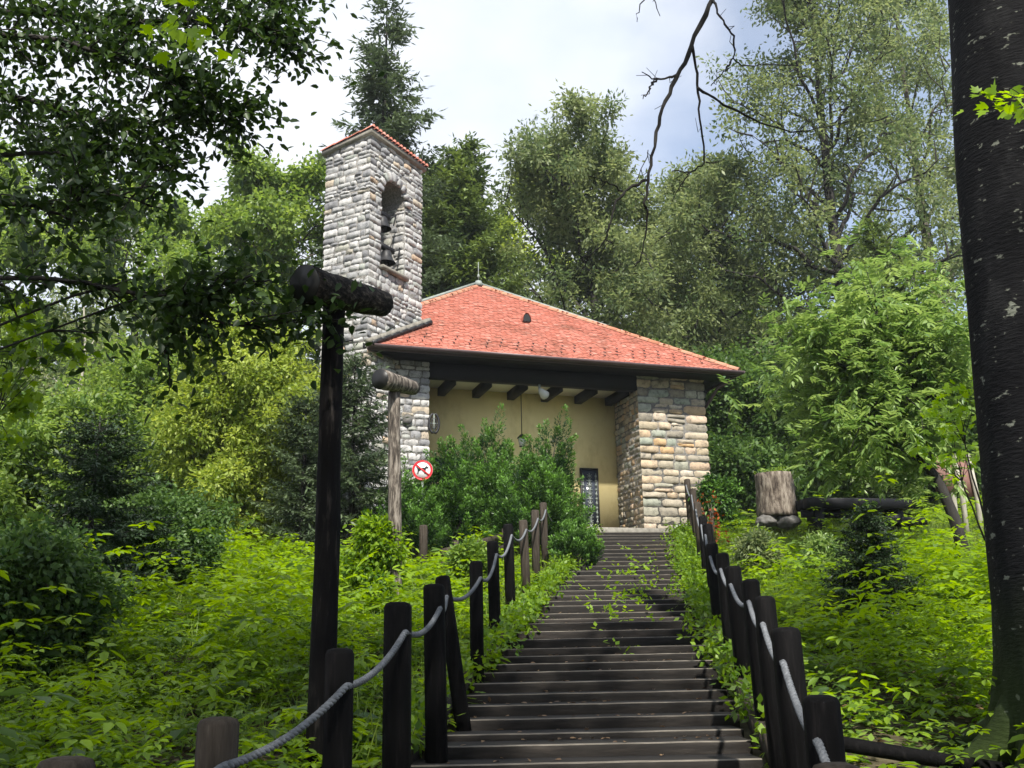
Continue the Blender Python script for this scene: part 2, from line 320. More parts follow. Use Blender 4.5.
# ------------------------------------------------------------------ terrain
YS = [762.5,743.7,732.5,718,703,692.5,681.7,670.5,662,654.7,647,638,630,622.3,617.6,612,605,600,595,590,585,580,575,570.5,566,561,557,553,549,545,541,538,535,532]
DS = np.interp(range(34), [0, 1, 8, 15, 33], [6.9, 7.3, 10.3, 14, 26])
CX = np.interp(YS, [532, 535, 612, 670, 745, 763], [634.5, 633.5, 616, 601, 588, 586])
STP = np.array([at(cx, y, d) for cx, y, d in zip(CX, YS, DS)])
gy = [-60, -20, 0, 3, 4, 4.8, 5.8]+list(STP[:, 1])+[28, 45, 80, 140, 400]
gz = [-6, -3, -1.72, -1.55, -1.42, -1.15, -.93]+list(STP[:, 2])+[3.05, 3.2, 5.5, 12, 30]
def prof(y): return np.interp(y, gy, gz)
def ground(x, y):
    x = np.asarray(x, float); y = np.asarray(y, float)
    cx = np.interp(y, STP[:, 1], STP[:, 0])
    off = np.abs(x-cx)
    yy = np.where(y > 26, y, y)
    z = prof(yy)-.10
    k = np.clip((off-1.6)/3, 0, 1)
    z = z+k*(.10*np.sin(x*.7+y*.31)+.08*np.sin(x*1.9-y*1.1)+.10)*np.clip(1-(y-26)/10, 0.3, 1)
    z = z-np.clip(off-12, 0, 60)*.02
    flat = (y > 26) & (y < 45) & (off < 14)
    return np.where(flat, z, z)
gx_ = np.concatenate([np.linspace(-400, -40, 12), np.linspace(-36, 36, 120), np.linspace(40, 400, 12)])
gy_ = np.concatenate([np.linspace(-60, -4, 8), np.linspace(-2, 50, 130), np.linspace(55, 400, 20)])
X, Y = np.meshgrid(gx_, gy_)
V = np.stack([X, Y, ground(X, Y)], -1).reshape(-1, 3)
nx, ny = len(gx_), len(gy_)
i, j = np.meshgrid(np.arange(nx-1), np.arange(ny-1)); a = (j*nx+i).ravel()
Fg = np.stack([a, a+1, a+nx+1, a+nx], -1)
o = link('ground', make_mesh('ground', V, [(Fg, 0)], [MT['soil']], None, True)); o['kind'] = 'structure'; o['label'] = 'dark forest soil slope under the plants'

# ------------------------------------------------------------------ stairs
SW = 1.14
st = thing('stairway', 'long flight of dark worn timber steps climbing between the rope fences', 'stairs', tuple(STP[0]-np.array([0, 0, .2])))
off0 = np.array(st.location)
for k in range(34):
    p = STP[k]; q = STP[k+1] if k < 33 else p+np.array([.2, .9, 0])
    yaw = np.interp(k, [0, 8, 33], [0.0, .03, .17])
    ux = np.array([math.cos(yaw), math.sin(yaw), 0]); vy = np.array([-math.sin(yaw), math.cos(yaw), 0])
    wob = rng.normal()*.004
    depth = np.linalg.norm((q-p)[:2])+.05
    mb = MB()
    hw = SW+rng.normal()*.012
    # riser timber and tread boards, with a slightly uneven worn edge
    nseg = 14; xs = np.linspace(-hw, hw, nseg)
    prof_ = [(0, -.30), (0, -.035), (.004, -.006), (.010, 0), (.045, .001), (depth, -.004), (depth, -.30)]
    wv = rng.normal(size=nseg)*.0008; wv2 = rng.normal(size=nseg)*.003
    rows = []
    for (dy, dz), kz in zip(prof_, (0, .6, 1, 1, 1, 1, 0)):
        rows.append(np.array([p+ux*x_+vy*(dy+wv2[q_]*(dy < .05))+np.array([0, 0, dz+wv[q_]*kz+wob]) for q_, x_ in enumerate(xs)]))
    V = np.concatenate(rows)-off0
    ff = []
    for r_ in range(len(prof_)-1):
        for c_ in range(nseg-1):
            ff.append((r_*nseg+c_, r_*nseg+c_+1, (r_+1)*nseg+c_+1, (r_+1)*nseg+c_))
    ff0 = [f_ for f_ in ff if not (nseg*2 <= f_[0] < nseg*4)]
    ff1 = [f_ for f_ in ff if (nseg*2 <= f_[0] < nseg*4)]
    tn = rng.uniform(0, 1)
    mb.add_np(V, np.array(ff0), tn, 0); mb.g.setdefault((4, 1), []).append(np.array(ff1))
    nn = len(prof_)
    mb.g.setdefault((nn, 0), []).append(np.array([[r_*nseg for r_ in range(nn)]])); mb.g[(nn, 0)].append(np.array([[r_*nseg+nseg-1 for r_ in range(nn)][::-1]]))
    mb.build('step', [MT['step'], MT['stepedge']], st)
for sgn in (-1, 1):
    mb = MB()
    for k in range(0, 24):
        p, q = STP[k], STP[k+1]
        d_ = q-p; L_ = np.linalg.norm(d_); d_ /= L_
        s_ = np.cross(d_, [0, 0, 1.]); s_ /= np.linalg.norm(s_); up = np.cross(s_, d_)
        mb.box((p+q)/2+s_*sgn*(SW+.07)+up*.0-off0+np.array([0, 0, .01]), (.07, L_+.02, .16), (s_, d_, up), tone=.5)
    mb.build('stringer', MT['postgrey'], st)

# ------------------------------------------------------------------ rope fences
def post_mb(p_top, h, lean=(0, 0), wd=.14, dp=.13, yaw=0.):
    mb = MB(); top = np.array([lean[0], lean[1], h])
    z = top/np.linalg.norm(top); x = np.array([math.cos(yaw), math.sin(yaw), 0]); x = x-z*(x@z); x /= np.linalg.norm(x); y = np.cross(z, x)
    mb.box(top/2-z*.15, (wd, dp, np.linalg.norm(top)+.3), (x, y, z), bev=.028)
    return mb
def fence(name, label, plist, side):
    f0 = at(*plist[0][:2], plist[0][2]); base = np.array([f0[0], f0[1], float(ground(f0[0], f0[1]))])
    th_ = thing(name, label, 'fence', tuple(base))
    holes = []
    for it in plist:
        px, py, d = it[:3]; mat_ = it[3] if len(it) > 3 else 'postdark'; lean = it[4] if len(it) > 4 else (rng.normal()*.015, rng.normal()*.015)
        wd = it[5] if len(it) > 5 else .14
        top = at(px, py, d); gz0 = float(ground(top[0], top[1])); h = max(top[2]-gz0, .9)
        b_ = np.array([top[0]-lean[0], top[1]-lean[1], top[2]-h])
        mb = post_mb(top, h, lean, wd=wd, yaw=rng.normal()*.12)
        o_ = mb.build('post', MT[mat_], th_, loc=tuple(b_-base))
        if abs(lean[0]) > .1: o_['label'] = 'leaning post'
        holes.append(top+np.array([-side*(wd*.35), -.085, -.17]))
    holes = [holes[0]+np.array([(holes[0]-holes[1])[0]*1.2, -1.4, -.30])]+holes if side > 0 else [holes[0]+(holes[0]-holes[1])*1.2]+holes
    pts = []
    for a_, b_ in zip(holes[:-1], holes[1:]):
        L_ = np.linalg.norm(b_-a_); sag = .055*L_
        for t_ in np.linspace(0, 1, 13)[:-1]:
            pts.append(a_*(1-t_)+b_*t_+np.array([0, 0, -4*sag*t_*(1-t_)]))
    pts.append(holes[-1]); pts = np.array(pts)-base
    # twisted rope: three strands
    d_ = np.linalg.norm(np.diff(pts, axis=0), axis=1); s_ = np.concatenate([[0], np.cumsum(d_)])
    near = min(s_[-1], 26.0); ss = np.arange(0, near, .012)
    P = np.stack([np.interp(ss, s_, pts[:, k_]) for k_ in range(3)], 1)
    mb = MB()
    tg = np.gradient(P, axis=0); tg /= np.linalg.norm(tg, axis=1)[:, None]
    a_ = np.cross(tg, [0, 0, 1.]); a_ /= np.linalg.norm(a_, axis=1)[:, None]; b_ = np.cross(tg, a_)
    for k_ in range(3):
        ph = ss*2*math.pi/.085+k_*2*math.pi/3
        mb.tube(P+a_*np.cos(ph)[:, None]*.0085+b_*np.sin(ph)[:, None]*.0085, .0105, 5)
    mb.build('rope', MT['rope'], th_, smooth=True)
    return th_
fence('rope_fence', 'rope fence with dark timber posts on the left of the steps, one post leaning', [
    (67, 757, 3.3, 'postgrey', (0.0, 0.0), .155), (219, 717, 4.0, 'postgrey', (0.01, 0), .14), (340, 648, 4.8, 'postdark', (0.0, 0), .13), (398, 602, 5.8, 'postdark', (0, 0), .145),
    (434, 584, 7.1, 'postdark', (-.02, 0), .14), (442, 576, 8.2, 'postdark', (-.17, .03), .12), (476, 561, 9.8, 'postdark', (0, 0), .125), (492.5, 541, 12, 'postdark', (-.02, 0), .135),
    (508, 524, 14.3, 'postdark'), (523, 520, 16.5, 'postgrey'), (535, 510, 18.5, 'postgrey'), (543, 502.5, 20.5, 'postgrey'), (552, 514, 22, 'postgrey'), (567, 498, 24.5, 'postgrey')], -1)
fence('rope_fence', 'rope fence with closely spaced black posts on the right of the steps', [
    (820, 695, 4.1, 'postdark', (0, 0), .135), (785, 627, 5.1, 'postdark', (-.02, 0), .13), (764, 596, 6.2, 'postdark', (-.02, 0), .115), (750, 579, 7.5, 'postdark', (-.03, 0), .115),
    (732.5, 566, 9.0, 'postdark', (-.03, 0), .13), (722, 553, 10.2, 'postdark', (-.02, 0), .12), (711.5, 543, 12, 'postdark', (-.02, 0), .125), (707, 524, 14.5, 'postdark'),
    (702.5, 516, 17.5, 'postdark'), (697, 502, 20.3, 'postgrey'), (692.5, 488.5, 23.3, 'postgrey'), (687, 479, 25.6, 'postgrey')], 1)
p = at(836, 763, 3.5)
mb = MB(); mb.box((0, 0, .5), (.15, .14, 1.2), bev=.03)
o = mb.build('fence_post', MT['postgrey'], loc=(p[0], p[1], p[2]-1.1)); tag(o, 'grey topped post at the foot of the right rope fence, cut off below', 'post')

# ------------------------------------------------------------------ chapel
BA = math.radians(18)
bu = np.array([math.cos(BA), math.sin(BA), 0]); bv = np.array([-math.sin(BA), math.cos(BA), 0])
BY = 27.0; K = BY/29.0
BO = ray(645, 530)*BY
chap = thing('chapel', 'small chapel with red tiled hipped roof, open yellow porch and stone pier', 'chapel', tuple(BO), BA)
def loc_t(px, py, t_=0):
    d = ray(px, py); k_ = (BO@bv+t_)/(d@bv); q = d*k_-BO; return q@bu, q@bv, q[2]
def rows_for(h, lo, hi, r_):
    z = 0; out = []
    while z < h-.02:
        a_ = r_.uniform(lo, hi)
        if z+a_ > h-.07: a_ = h-z
        out.append((z, z+a_)); z += a_
    return out
def stone_face(mb, org, u_, n_, width, rows, wlo, whi, seed, hole=None, prot=.045, ends=(True, True), top=None, nu=6, nv=5):
    r_ = np.random.default_rng(seed); org = np.array(org, float); u_ = np.array(u_, float); n_ = np.array(n_, float); z_ = np.array([0, 0, 1.])
    ga, gb = np.meshgrid(np.linspace(-1, 1, nu), np.linspace(-1, 1, nv))
    ga = ga.ravel(); gb = gb.ravel()
    fi = np.array([[r0*nu+c0, r0*nu+c0+1, (r0+1)*nu+c0+1, (r0+1)*nu+c0] for r0 in range(nv-1) for c0 in range(nu-1)])
    for (z0, z1) in rows:
        x = 0
        cells = []
        segs = [(0, width)]
        if hole:
            zc = (z0+z1)/2; hw = hole(zc)
            if hw: segs = [(0, hw[0]), (hw[1], width)]
        for s0, s1 in segs:
            x = s0
            while x < s1-.01:
                ww = r_.uniform(wlo, whi)
                if x+ww > s1-wlo*.6: ww = s1-x
                if ww > whi*1.5: ww = ww/2
                cells.append((x, x+ww, x <= .001, x+ww >= width-.001)); x += ww
        for x0, x1, e0, e1 in cells:
            splits = [(z0, z1)]
            if (z1-z0) > .20 and r_.random() < .2 and not (e0 or e1):
                zm = z0+(z1-z0)*r_.uniform(.4, .6); splits = [(z0, zm), (zm, z1)]
            for y0, y1 in splits:
                w2 = (x1-x0)/2; h2 = (y1-y0)/2; cx_, cy_ = (x0+x1)/2, (y0+y1)/2
                p_ = prot*r_.uniform(.5, 1.4); sh = r_.uniform(.0, .16); sk = r_.normal()*.10; sk2 = r_.normal()*.10
                A = ga*(1-sh*.5*gb**2*np.abs(ga)**2); B = gb*(1-sh*np.abs(gb)**2*np.abs(ga)**3)
                tlt = r_.normal(size=2)*.22; hgt = p_*(1-np.abs(ga)**8)*(1-np.abs(gb)**8)*(1+tlt[0]*ga+tlt[1]*gb)
                hgt += r_.normal(size=len(ga))*.011*(hgt > 0)
                inner = (np.abs(ga) < .99) & (np.abs(gb) < .99)
                A = np.where(inner, A*1.25, A); B = np.where(inner, B*1.30, B)
                g_ = .003; wz = r_.normal()*.012; wv_ = r_.normal()*.03
                X_ = cx_+A*(w2-g_)*(1-.0*gb)+sk*h2*gb*(1-np.abs(ga)*.2)*(0 if (e0 or e1) else 1)+r_.normal(size=len(ga))*.007; Z_ = cy_+B*(h2-g_)+r_.normal(size=len(ga))*.007+(wz+wv_*A*w2)*(0 if (e0 or e1) else 1)
                D_ = hgt-.009
                if e0 and ends[0]:
                    e = ga < -.99; D_[e] = p_*.7*(1-np.abs(gb[e])**6); X_[e] = x0-p_*.6*(1-np.abs(gb[e])**6)
                if e1 and ends[1]:
                    e = ga > .99; D_[e] = p_*.7*(1-np.abs(gb[e])**6); X_[e] = x1+p_*.6*(1-np.abs(gb[e])**6)
                if top is not None:
                    zt = top(X_); Z_ = np.minimum(Z_, zt)
                mb.add_np(org+np.outer(X_, u_)+np.outer(D_, n_)+np.outer(Z_, z_), fi, r_.random())
ex, ey, ez = np.eye(3)
PW = 2.05; ZB = 4.17*K+.0; ZE = 4.68*K  # beam underside, eave
PD = 1.75*K; XL = -6.40*K; XL0 = -7.55*K
HR = ZE+.15
rr = np.random.default_rng(3)
rows = rows_for(HR, .17, .28, rr)
mb = MB(); stone_face(mb, (0, 0, 0), ex, -ey, PW, rows, .30, .72, 11, prot=.045)
stone_face(mb, (PW, 0, 0), ey, ex, PD+3, rows, .28, .6, 12, prot=.05, ends=(True, False))
pier = mb.build('stone_pier', MT['pierstone'], chap, True)
mb = MB(); stone_face(mb, (0, PD, 0), -ey, -ex, PD, rows_for(HR, .10, .2, rr), .12, .34, 13, prot=.035, ends=(False, True))
mb.build('pier_side', MT['pierstone'], chap, True)
mb = MB(); mb.box((PW/2, (PD+3)/2, HR/2-.3), (PW, PD+3, HR+.6)); mb.build('pier_core', MT['mortar'], chap)
# left wall
mb = MB(); w_ = XL-XL0+.9
stone_face(mb, (XL-w_, 0, 0), ex, -ey, w_, rows_for(HR, .10, .22, rr), .15, .46, 14, prot=.032, ends=(False, True))
mb.build('stone_wall', MT['stone'], chap, True)
mb = MB(); mb.box((XL-w_/2, .35+PD/2, HR/2-.3), (w_, PD+.7, HR+.6)); mb.build('wall_core', MT['mortar'], chap)
# porch back wall, ceiling, floor, side
mb = MB(); mb.box(((XL+0)/2, PD+.12, 2.5), (-XL+.02, .24, 5.2)); mb.build('porch_wall', MT['plaster'], chap)
ZC = loc_t(430, 388, PD)[2]
mb = MB(); mb.box((XL/2, PD/2+.2, ZC+.03), (-XL-.01, PD-.2, .05)); mb.build('porch_ceiling', MT['ceil'], chap)
mb = MB(); mb.box((XL/2+.3, PD/2-.25, -.16), (-XL+1.2, PD+.5, .3)); mb.build('porch_floor', MT['concrete'], chap)
mb = MB(); mb.box((XL/2, .13, (ZB+ZE)/2+.03), (-XL-.02, .28, ZE-ZB+.06)); mb.build('porch_beam', MT['beam'], chap)
for s_ in (-5.62, -4.55, -3.45, -2.36, -1.25, -.22):
    mb = MB(); mb.box((s_*K, PD/2+.15, ZC-.11), (.20, PD-.35, .22)); mb.build('joist', MT['beam'], chap)
# body behind
EV = .9*K
SR = 2.93*K; SLH = -9.65*K; SIDE = SR-SLH
mb = MB(); bx0 = SLH+2.1; bx1 = PW-.05; by0 = PD+2.9; by1 = SIDE-EV-.9
mb.box(((bx0+bx1)/2, (by0+by1)/2-.6, ZE/2-.3), (bx1-bx0, by1-by0, ZE+.5)); mb.build('hall_wall', MT['plaster'], chap)
# roof
apx = ((SR+SLH)/2, -EV+SIDE/2, 9.1*K); cor = [(SLH, -EV), (SR, -EV), (SR, -EV+SIDE), (SLH, -EV+SIDE)]
apx = np.array(apx)
mb = MB()
ci = [np.array([x_, y_, ZE+.04]) for x_, y_ in cor]; lo = [c_+np.array([0, 0, -.10]) for c_ in ci]
kc = (-8.4*K-SLH)/(apx[0]-SLH)
h0 = ci[0]+(apx-ci[0])*kc; h3 = ci[3]+(apx-ci[3])*kc; e0 = np.array([h0[0], ci[0][1], ci[0][2]]); e3 = np.array([h0[0], ci[3][1], ci[3][2]]); dn = np.array([0, 0, -.10])
mb.add(np.array([e0, ci[1], ci[2], e3, h3, h0, apx, e0+dn, ci[1]+dn, ci[2]+dn, e3+dn]), [(0, 1, 6, 5), (1, 2, 6), (2, 3, 4, 6), (4, 5, 6), (0, 5, 4, 3), (0, 7, 8, 1), (1, 8, 9, 2), (2, 9, 10, 3), (3, 10, 7, 0), (10, 9, 8, 7)])
mb.build('roof_deck', MT['beam'], chap)
# tower footprint cut: tiles skipped where the tower stands
TA = math.radians(62); C0 = loc_t(367, 345, -EV)
tw_c = BO+bu*C0[0]+bv*C0[1]; te = np.array([math.cos(TA), math.sin(TA), 0]); tn_ = np.array([te[1], -te[0], 0]); tl = -tn_   # tl : along the left face, away
def planepx(px, py, org, n_):
    d = ray(px, py); return d*((org@n_)/(d@n_))
TL = np.linalg.norm((planepx(421, 200, tw_c, tn_)-tw_c)[:2]); TW = np.linalg.norm((planepx(326, 200, tw_c, te)-tw_c)[:2])
def in_tower(P):
    W_ = BO+np.outer(P[:, 0], bu)+np.outer(P[:, 1], bv)-tw_c
    a_ = W_@te; b_ = W_@tl
    return ((b_ > -.04) & (a_ < TL+.04)) | (P[:, 0] < SCUT)
SCUT = -8.4*K
tmb = MB(); ridge_parts = []
tw_, th_ = .15, .125
for e_ in range(4):
    A, B = ci[e_], ci[(e_+1) % 4]; mid = (A+B)/2; up = apx-mid; Ls = np.linalg.norm(up); up /= Ls; al = (B-A)/np.linalg.norm(B-A); nn = np.cross(al, up)
    nrow = int(Ls/th_)
    for r_ in range(nrow):
        hgt = r_*th_; half = SIDE/2*(1-hgt/Ls); n_ = int(2*half/tw_)+2
        xs = (np.arange(n_)-n_/2+.5+(.5 if r_ % 2 else 0))*tw_
        xs = xs[np.abs(xs) < half+.02]
        if len(xs) == 0: continue
        P = mid+np.outer(xs, al)+up*hgt
        if e_ in (0, 2, 3): 
            k_ = ~in_tower(P); P = P[k_]
            if len(P) == 0: continue
        h_ = th_*1.25; W2 = tw_*.485
        jit = rng.normal(size=len(P))*.003
        prf = [(-W2, h_, .004), (-W2, .035, .024), (-W2*.55, .006, .028), (0, -.008, .030), (W2*.55, .006, .028), (W2, .035, .024), (W2, h_, .004)]
        V = np.stack([P+al*a_+up*b_+nn*(c_+jit[:, None]) for a_, b_, c_ in prf], 1)
        V2 = np.stack([P+al*a_+up*b_+nn*(c_+jit[:, None]-.014) for a_, b_, c_ in prf[1:6]], 1)
        VV = np.concatenate([V, V2], 1); n12 = np.arange(len(P))[:, None]*12
        tone = np.repeat(np.clip(rng.normal(.5, .22, len(P)), 0, 1), 12)
        base = tmb.n
        tmb.add_np(VV.reshape(-1, 3), n12+np.arange(7)[::-1] if False else n12+np.arange(7), tone)
        for q_ in range(4): tmb.g.setdefault((4, 0), []).append(n12+np.array([1+q_, 7+q_, 8+q_, 2+q_])+base)
tmb.build('roof_tiles', MT['tile'], chap)
# snow hooks in staggered rows above the front eave
guards = []; A, B = ci[0], ci[1]; mid = (A+B)/2; up = (apx-mid); Ls = np.linalg.norm(up); up /= Ls; nn = np.cross(ex, up)
for row, xs in enumerate([np.arange(-5.2, 5.4, .42)]*3):
    for x_ in xs:
        hh = .38+row*.30+((int(round(x_/.34)) % 2)*.15)
        if abs(x_) > SIDE/2*(1-hh/Ls)-.3: continue
        q = mid+ex*(x_+row*.11)+up*hh+nn*.045
        if in_tower(q[None]-np.array([.5, 0, 0]))[0]: continue
        guards.append(q)
gm_ = MB(); gm_.box(up*.02, (.012, .12, .012), (ex, up, nn)); gm_.box(-up*.045+nn*.012, (.03, .02, .028), (ex, up, nn)); gme = gm_.mesh('snow_guard', MT['darkmetal'])
for q in guards: link('snow_guard', gme, chap, tuple(q))
# hip ridges
for e_ in (0, 1, 2, 3):
    A = ci[e_]; d_ = apx-A; L_ = np.linalg.norm(d_); d_ /= L_
    mb = MB(); n_ = int(L_/.36)
    for k_ in range(n_):
        p0 = A+d_*(k_*.36); 
        if in_tower(p0[None]+np.array([[-.1, 0, 0]]))[0]: continue
        sd_ = np.cross(d_, ez); sd_ /= np.linalg.norm(sd_); upn = np.cross(sd_, d_)
        th2 = np.linspace(-.1, math.pi+.1, 9)
        r0, r1 = .115, .095
        V = []
        for rr_, dd in ((r0, -.02), (r1, .40)):
            for t_ in th2: V.append(p0+d_*dd+sd_*rr_*math.cos(t_)+upn*(rr_*math.sin(t_)*.85))
        mb.add(V, [(q_, q_+1, q_+10, q_+9) for q_ in range(8)]+[tuple(range(9))], rng.random())
    if mb.n: mb.build('hip_tiles', MT['ridge'], chap, True)
# dark metal flashing behind the two front hips
for e_, f0, f1 in ((0, .42, 1.0), (1, .47, 1.0)):
    A = ci[e_]; p0 = A+(apx-A)*f0; sgn = -1 if e_ == 0 else 1
    mb = MB(); offv = np.array([sgn*.10, .22, .14])
    mb.tube([p0+offv, apx+offv*np.array([.3, .6, 1.1])], .055, 6); mb.build('hip_flashing', MT['zinc'], chap)
mb = MB(); mb.tube([apx+ez*.0, apx+ez*.18], [.16, .10], 10); mb.tube([apx+ez*.16, apx+ez*.85], .014, 6); mb.tube([apx+ez*.28, apx+ez*.36, apx+ez*.44], [.015, .05, .015], 8); mb.build('roof_finial', MT['zinc'], chap, True)
# little roof vent
q = np.array(loc_t(526, 324, 2.35*K)); 
_up = np.array([0, Ls and up[1], up[2]])
q = mid+ex*(q[0]-mid[0])+up*0; frac = None
d = ray(526, 323); nW = np.array([nn[0]*bu[0]+nn[1]*bv[0], nn[0]*bu[1]+nn[1]*bv[1], nn[2]]); mW = BO+bu*mid[0]+bv*mid[1]+ez*mid[2]
hitp = d*((mW@nW)/(d@nW))-BO; vp = np.array([hitp@bu, hitp@bv, hitp[2]])
mb = MB(); V = []
for dd in (-.12, .35):
    for t_ in np.linspace(0, math.pi, 9): V.append(vp+ey*dd+ex*.13*math.cos(t_)+ez*(.02+.26*math.sin(t_)*(1)-(0 if dd < 0 else 0)))
mb.add(V, [(q_, q_+1, q_+10, q_+9)[::-1] for q_ in range(8)], .3)
ven = mb.build('roof_vent', MT['tile'], chap, True)
mb = MB(); mb.add([vp+ey*-.10+ex*.115*math.cos(t_)+ez*(.02+.235*math.sin(t_)) for t_ in np.linspace(0, math.pi, 9)], [tuple(range(9))]); mb.build('vent_dark_panel', MT['black'], ven)  # flat black panel across the vent mouth, painted for its shaded hollow
# gutters
def half_pipe(mb, p0, p1, r_):
    p0, p1 = np.array(p0), np.array(p1); d_ = (p1-p0)/np.linalg.norm(p1-p0); s_ = np.cross(d_, ez)
    V = []
    for p_ in (p0, p1):
        for t_ in np.linspace(0, math.pi, 9): V.append(p_+s_*r_*math.cos(t_)-ez*r_*math.sin(t_))
        for t_ in np.linspace(0, math.pi, 9)[::-1]: V.append(p_+s_*(r_-.01)*math.cos(t_)-ez*(r_-.01)*math.sin(t_))
    mb.add(V, [(i_, (i_+1) % 18, (i_+1) % 18+18, i_+18) for i_ in range(18)]+[tuple(range(18))[::-1], tuple(range(18, 36))])
GX0 = C0[0]+.02
mb = MB(); half_pipe(mb, (GX0, -EV-.09, ZE+.02), (SR+.10, -EV-.09, ZE-.0), .085)
mb.box(((GX0+SR)/2, -EV-.005, ZE-.03), (SR-GX0+.05, .03, .16)); mb.build('gutter', MT['metal'], chap, True)
mb = MB(); half_pipe(mb, (SR+.09, -EV-.09, ZE+.02), (SR+.09, -EV+SIDE, ZE), .085); mb.box((SR-.0, -EV+SIDE/2, ZE-.03), (.03, SIDE, .16)); mb.build('gutter', MT['metal'], chap, True)
# soffit boards
mb = MB(); mb.box(((GX0+SR)/2, -EV/2+.02, ZE-.055), (SR-GX0-.06, EV-.05, .03)); mb.box(((PW+SR)/2+.03, SIDE/2-EV/2, ZE-.055), (SR-PW-.12, SIDE-EV, .03)); mb.build('soffit', MT['beam'], chap)
# brace bracket under right corner + downpipe
q0 = np.array(loc_t(737, 377, -.35)); q1 = np.array([PW+.10, .35, loc_t(706, 412, 0)[2]])
mb = MB(); mb.tube([np.array([SR+.05, -.35, ZE-.12]), np.array([SR-.25, -.1, ZE-.28]), q1+np.array([.02, -.05, .1]), q1-ez*.2, np.array([PW+.14, .35, 0])], .05, 8); mb.build('downpipe', MT['metal'], chap, True)
mb = MB(); d_ = np.array([SR-.1, .9, ZE-.1])-np.array([PW+.08, .9, 3.55*K]); L_ = np.linalg.norm(d_); d_ /= L_; mb.box((np.array([SR-.1, .9, ZE-.1])+np.array([PW+.08, .9, 3.55*K]))/2, (.12, .14, L_), (np.cross(ey, d_), ey, d_)); mb.build('eave_brace', MT['beam'], chap)
# abutment coping along the tower foot on the roof
def roofz(P):  # height of front slope at local point
    return ZE+.04+(P[1]+EV)*(apx[2]-ZE-.04)/(SIDE/2)
tl0 = np.array([C0[0], C0[1], 0]); teL = np.array([te@bu, te@bv, 0]); tnL = np.array([tn_@bu, tn_@bv, 0])
pts = []
for s_ in np.linspace(-.05, TL+.25, 8):
    P = tl0+teL*s_+tnL*.10; P[2] = roofz(P)+.06; pts.append(P)
mb = MB()
for a_, b_ in zip(pts[:-1], pts[1:]):
    d_ = b_-a_; L_ = np.linalg.norm(d_); d_ /= L_; u2 = np.cross(tnL, d_); u2 = u2 if u2[2] > 0 else -u2
    mb.box((a_+b_)/2+u2*.05, (L_+.005, .20, .14), (d_, tnL, u2), tone=.5, mi=0)
    mb.box((a_+b_)/2+tnL*.115, (L_+.005, .035, .10), (d_, tnL, u2), tone=.5, mi=1)
mb.build('abutment_coping', [MT['concrete'], MT['darkmetal']], chap)
# door, small window, grille
dx0, dx1 = loc_t(582, 500, PD)[0], loc_t(597, 500, PD)[0]; dz1 = loc_t(590, 470, PD)[2]; dz0 = loc_t(590, 529, PD)[2]
dw, dh, dcx, dcz = dx1-dx0, dz1-dz0, (dx0+dx1)/2, (dz0+dz1)/2
mb = MB(); mb.box((dcx, PD-.012, dcz), (dw, .05, dh)); dr = mb.build('door', MT['doorglass'], chap)
mb = MB()
for sx_ in (-1, 1): mb.box((dcx+sx_*(dw/2+.02), PD-.03, dcz), (.05, .08, dh+.08))
for sz_ in (-1, 1): mb.box((dcx, PD-.032, dcz+sz_*(dh/2+.015)), (dw+.0, .08, .05))
mb.build('door_frame', MT['darkmetal'], dr)
mb = MB(); sp = .22; r_ = .075
for ii in range(3):
    for jj in range(int(dh/.13)):
        cxx = dcx-dw/2+.03+ii*(dw-.06)/2+(0 if jj % 2 else 0); czz = dcz-dh/2+.07+jj*.13
        ph0 = .5*(jj % 2)
        for a_ in range(3):
            th2 = a_*math.pi/3+ph0; dv = np.array([math.cos(th2), 0, math.sin(th2)]); L_ = .085
            x_lo, x_hi = cxx-abs(dv[0])*L_, cxx+abs(dv[0])*L_
            if x_lo < dcx-dw/2 or x_hi > dcx+dw/2: L_ = .04
            mb.box((cxx, PD-.048-.004*a_, czz), (2*L_, .014, .018), (dv, ey, np.cross(dv, ey)))
mb.build('door_grille', MT['zinc'], dr)
q0 = loc_t(430, 458, PD); q1 = loc_t(443, 480, PD)
mb = MB(); mb.box(((q0[0]+q1[0])/2+.05, PD-.02, (q0[2]+q1[2])/2), (.42, .05, .62)); wn = mb.build('notice_case', MT['darkmetal'], chap)
mb = MB(); mb.box(((q0[0]+q1[0])/2+.05, PD-.05, (q0[2]+q1[2])/2), (.34, .02, .54)); mb.build('case_glass', MT['doorglass'], wn)
# wall loudspeaker / wheel at the left jamb and round disc
def disc(mb, c, r_, th2, ax, n=20, r2=None, tone=.5, mi=0):
    u_, v_, n_ = [np.array(a_, float) for a_ in ax]; c = np.array(c, float)
    V = [c+u_*r_*math.cos(t_)+v_*(r2 or r_)*math.sin(t_)+n_*s_ for s_ in (-th2/2, th2/2) for t_ in np.arange(n)*2*math.pi/n]
    mb.add(V, [tuple(range(n))[::-1], tuple(range(n, 2*n))]+[(i_, (i_+1) % n, (i_+1) % n+n, i_+n) for i_ in range(n)], tone, mi)
q = np.array(loc_t(429, 423, -.12)); 
gp = BO+bu*(XL+.12)+bv*(-.10)+ez*q[2]
o = thing('wreath', 'oval dark metal ring hanging on the stone jamb left of the yellow porch', 'wreath', tuple(gp), BA)
mb = MB(); th2 = np.linspace(0, 2*math.pi, 25); mb.tube(np.stack([.13*np.cos(th2), 0*th2, .26*np.sin(th2)], 1), .035, 6, caps=False); mb.tube(np.stack([.06*np.cos(th2), 0*th2+.0, .15*np.sin(th2)], 1), .02, 6, caps=False)
mb.build('ring', MT['darkmetal'], o, True)
mb = MB(); mb.box((0, 0, 0), (.025, .02, .5)); mb.box((0, .002, 0), (.24, .02, .025)); mb.build('spokes', MT['zinc'], o)
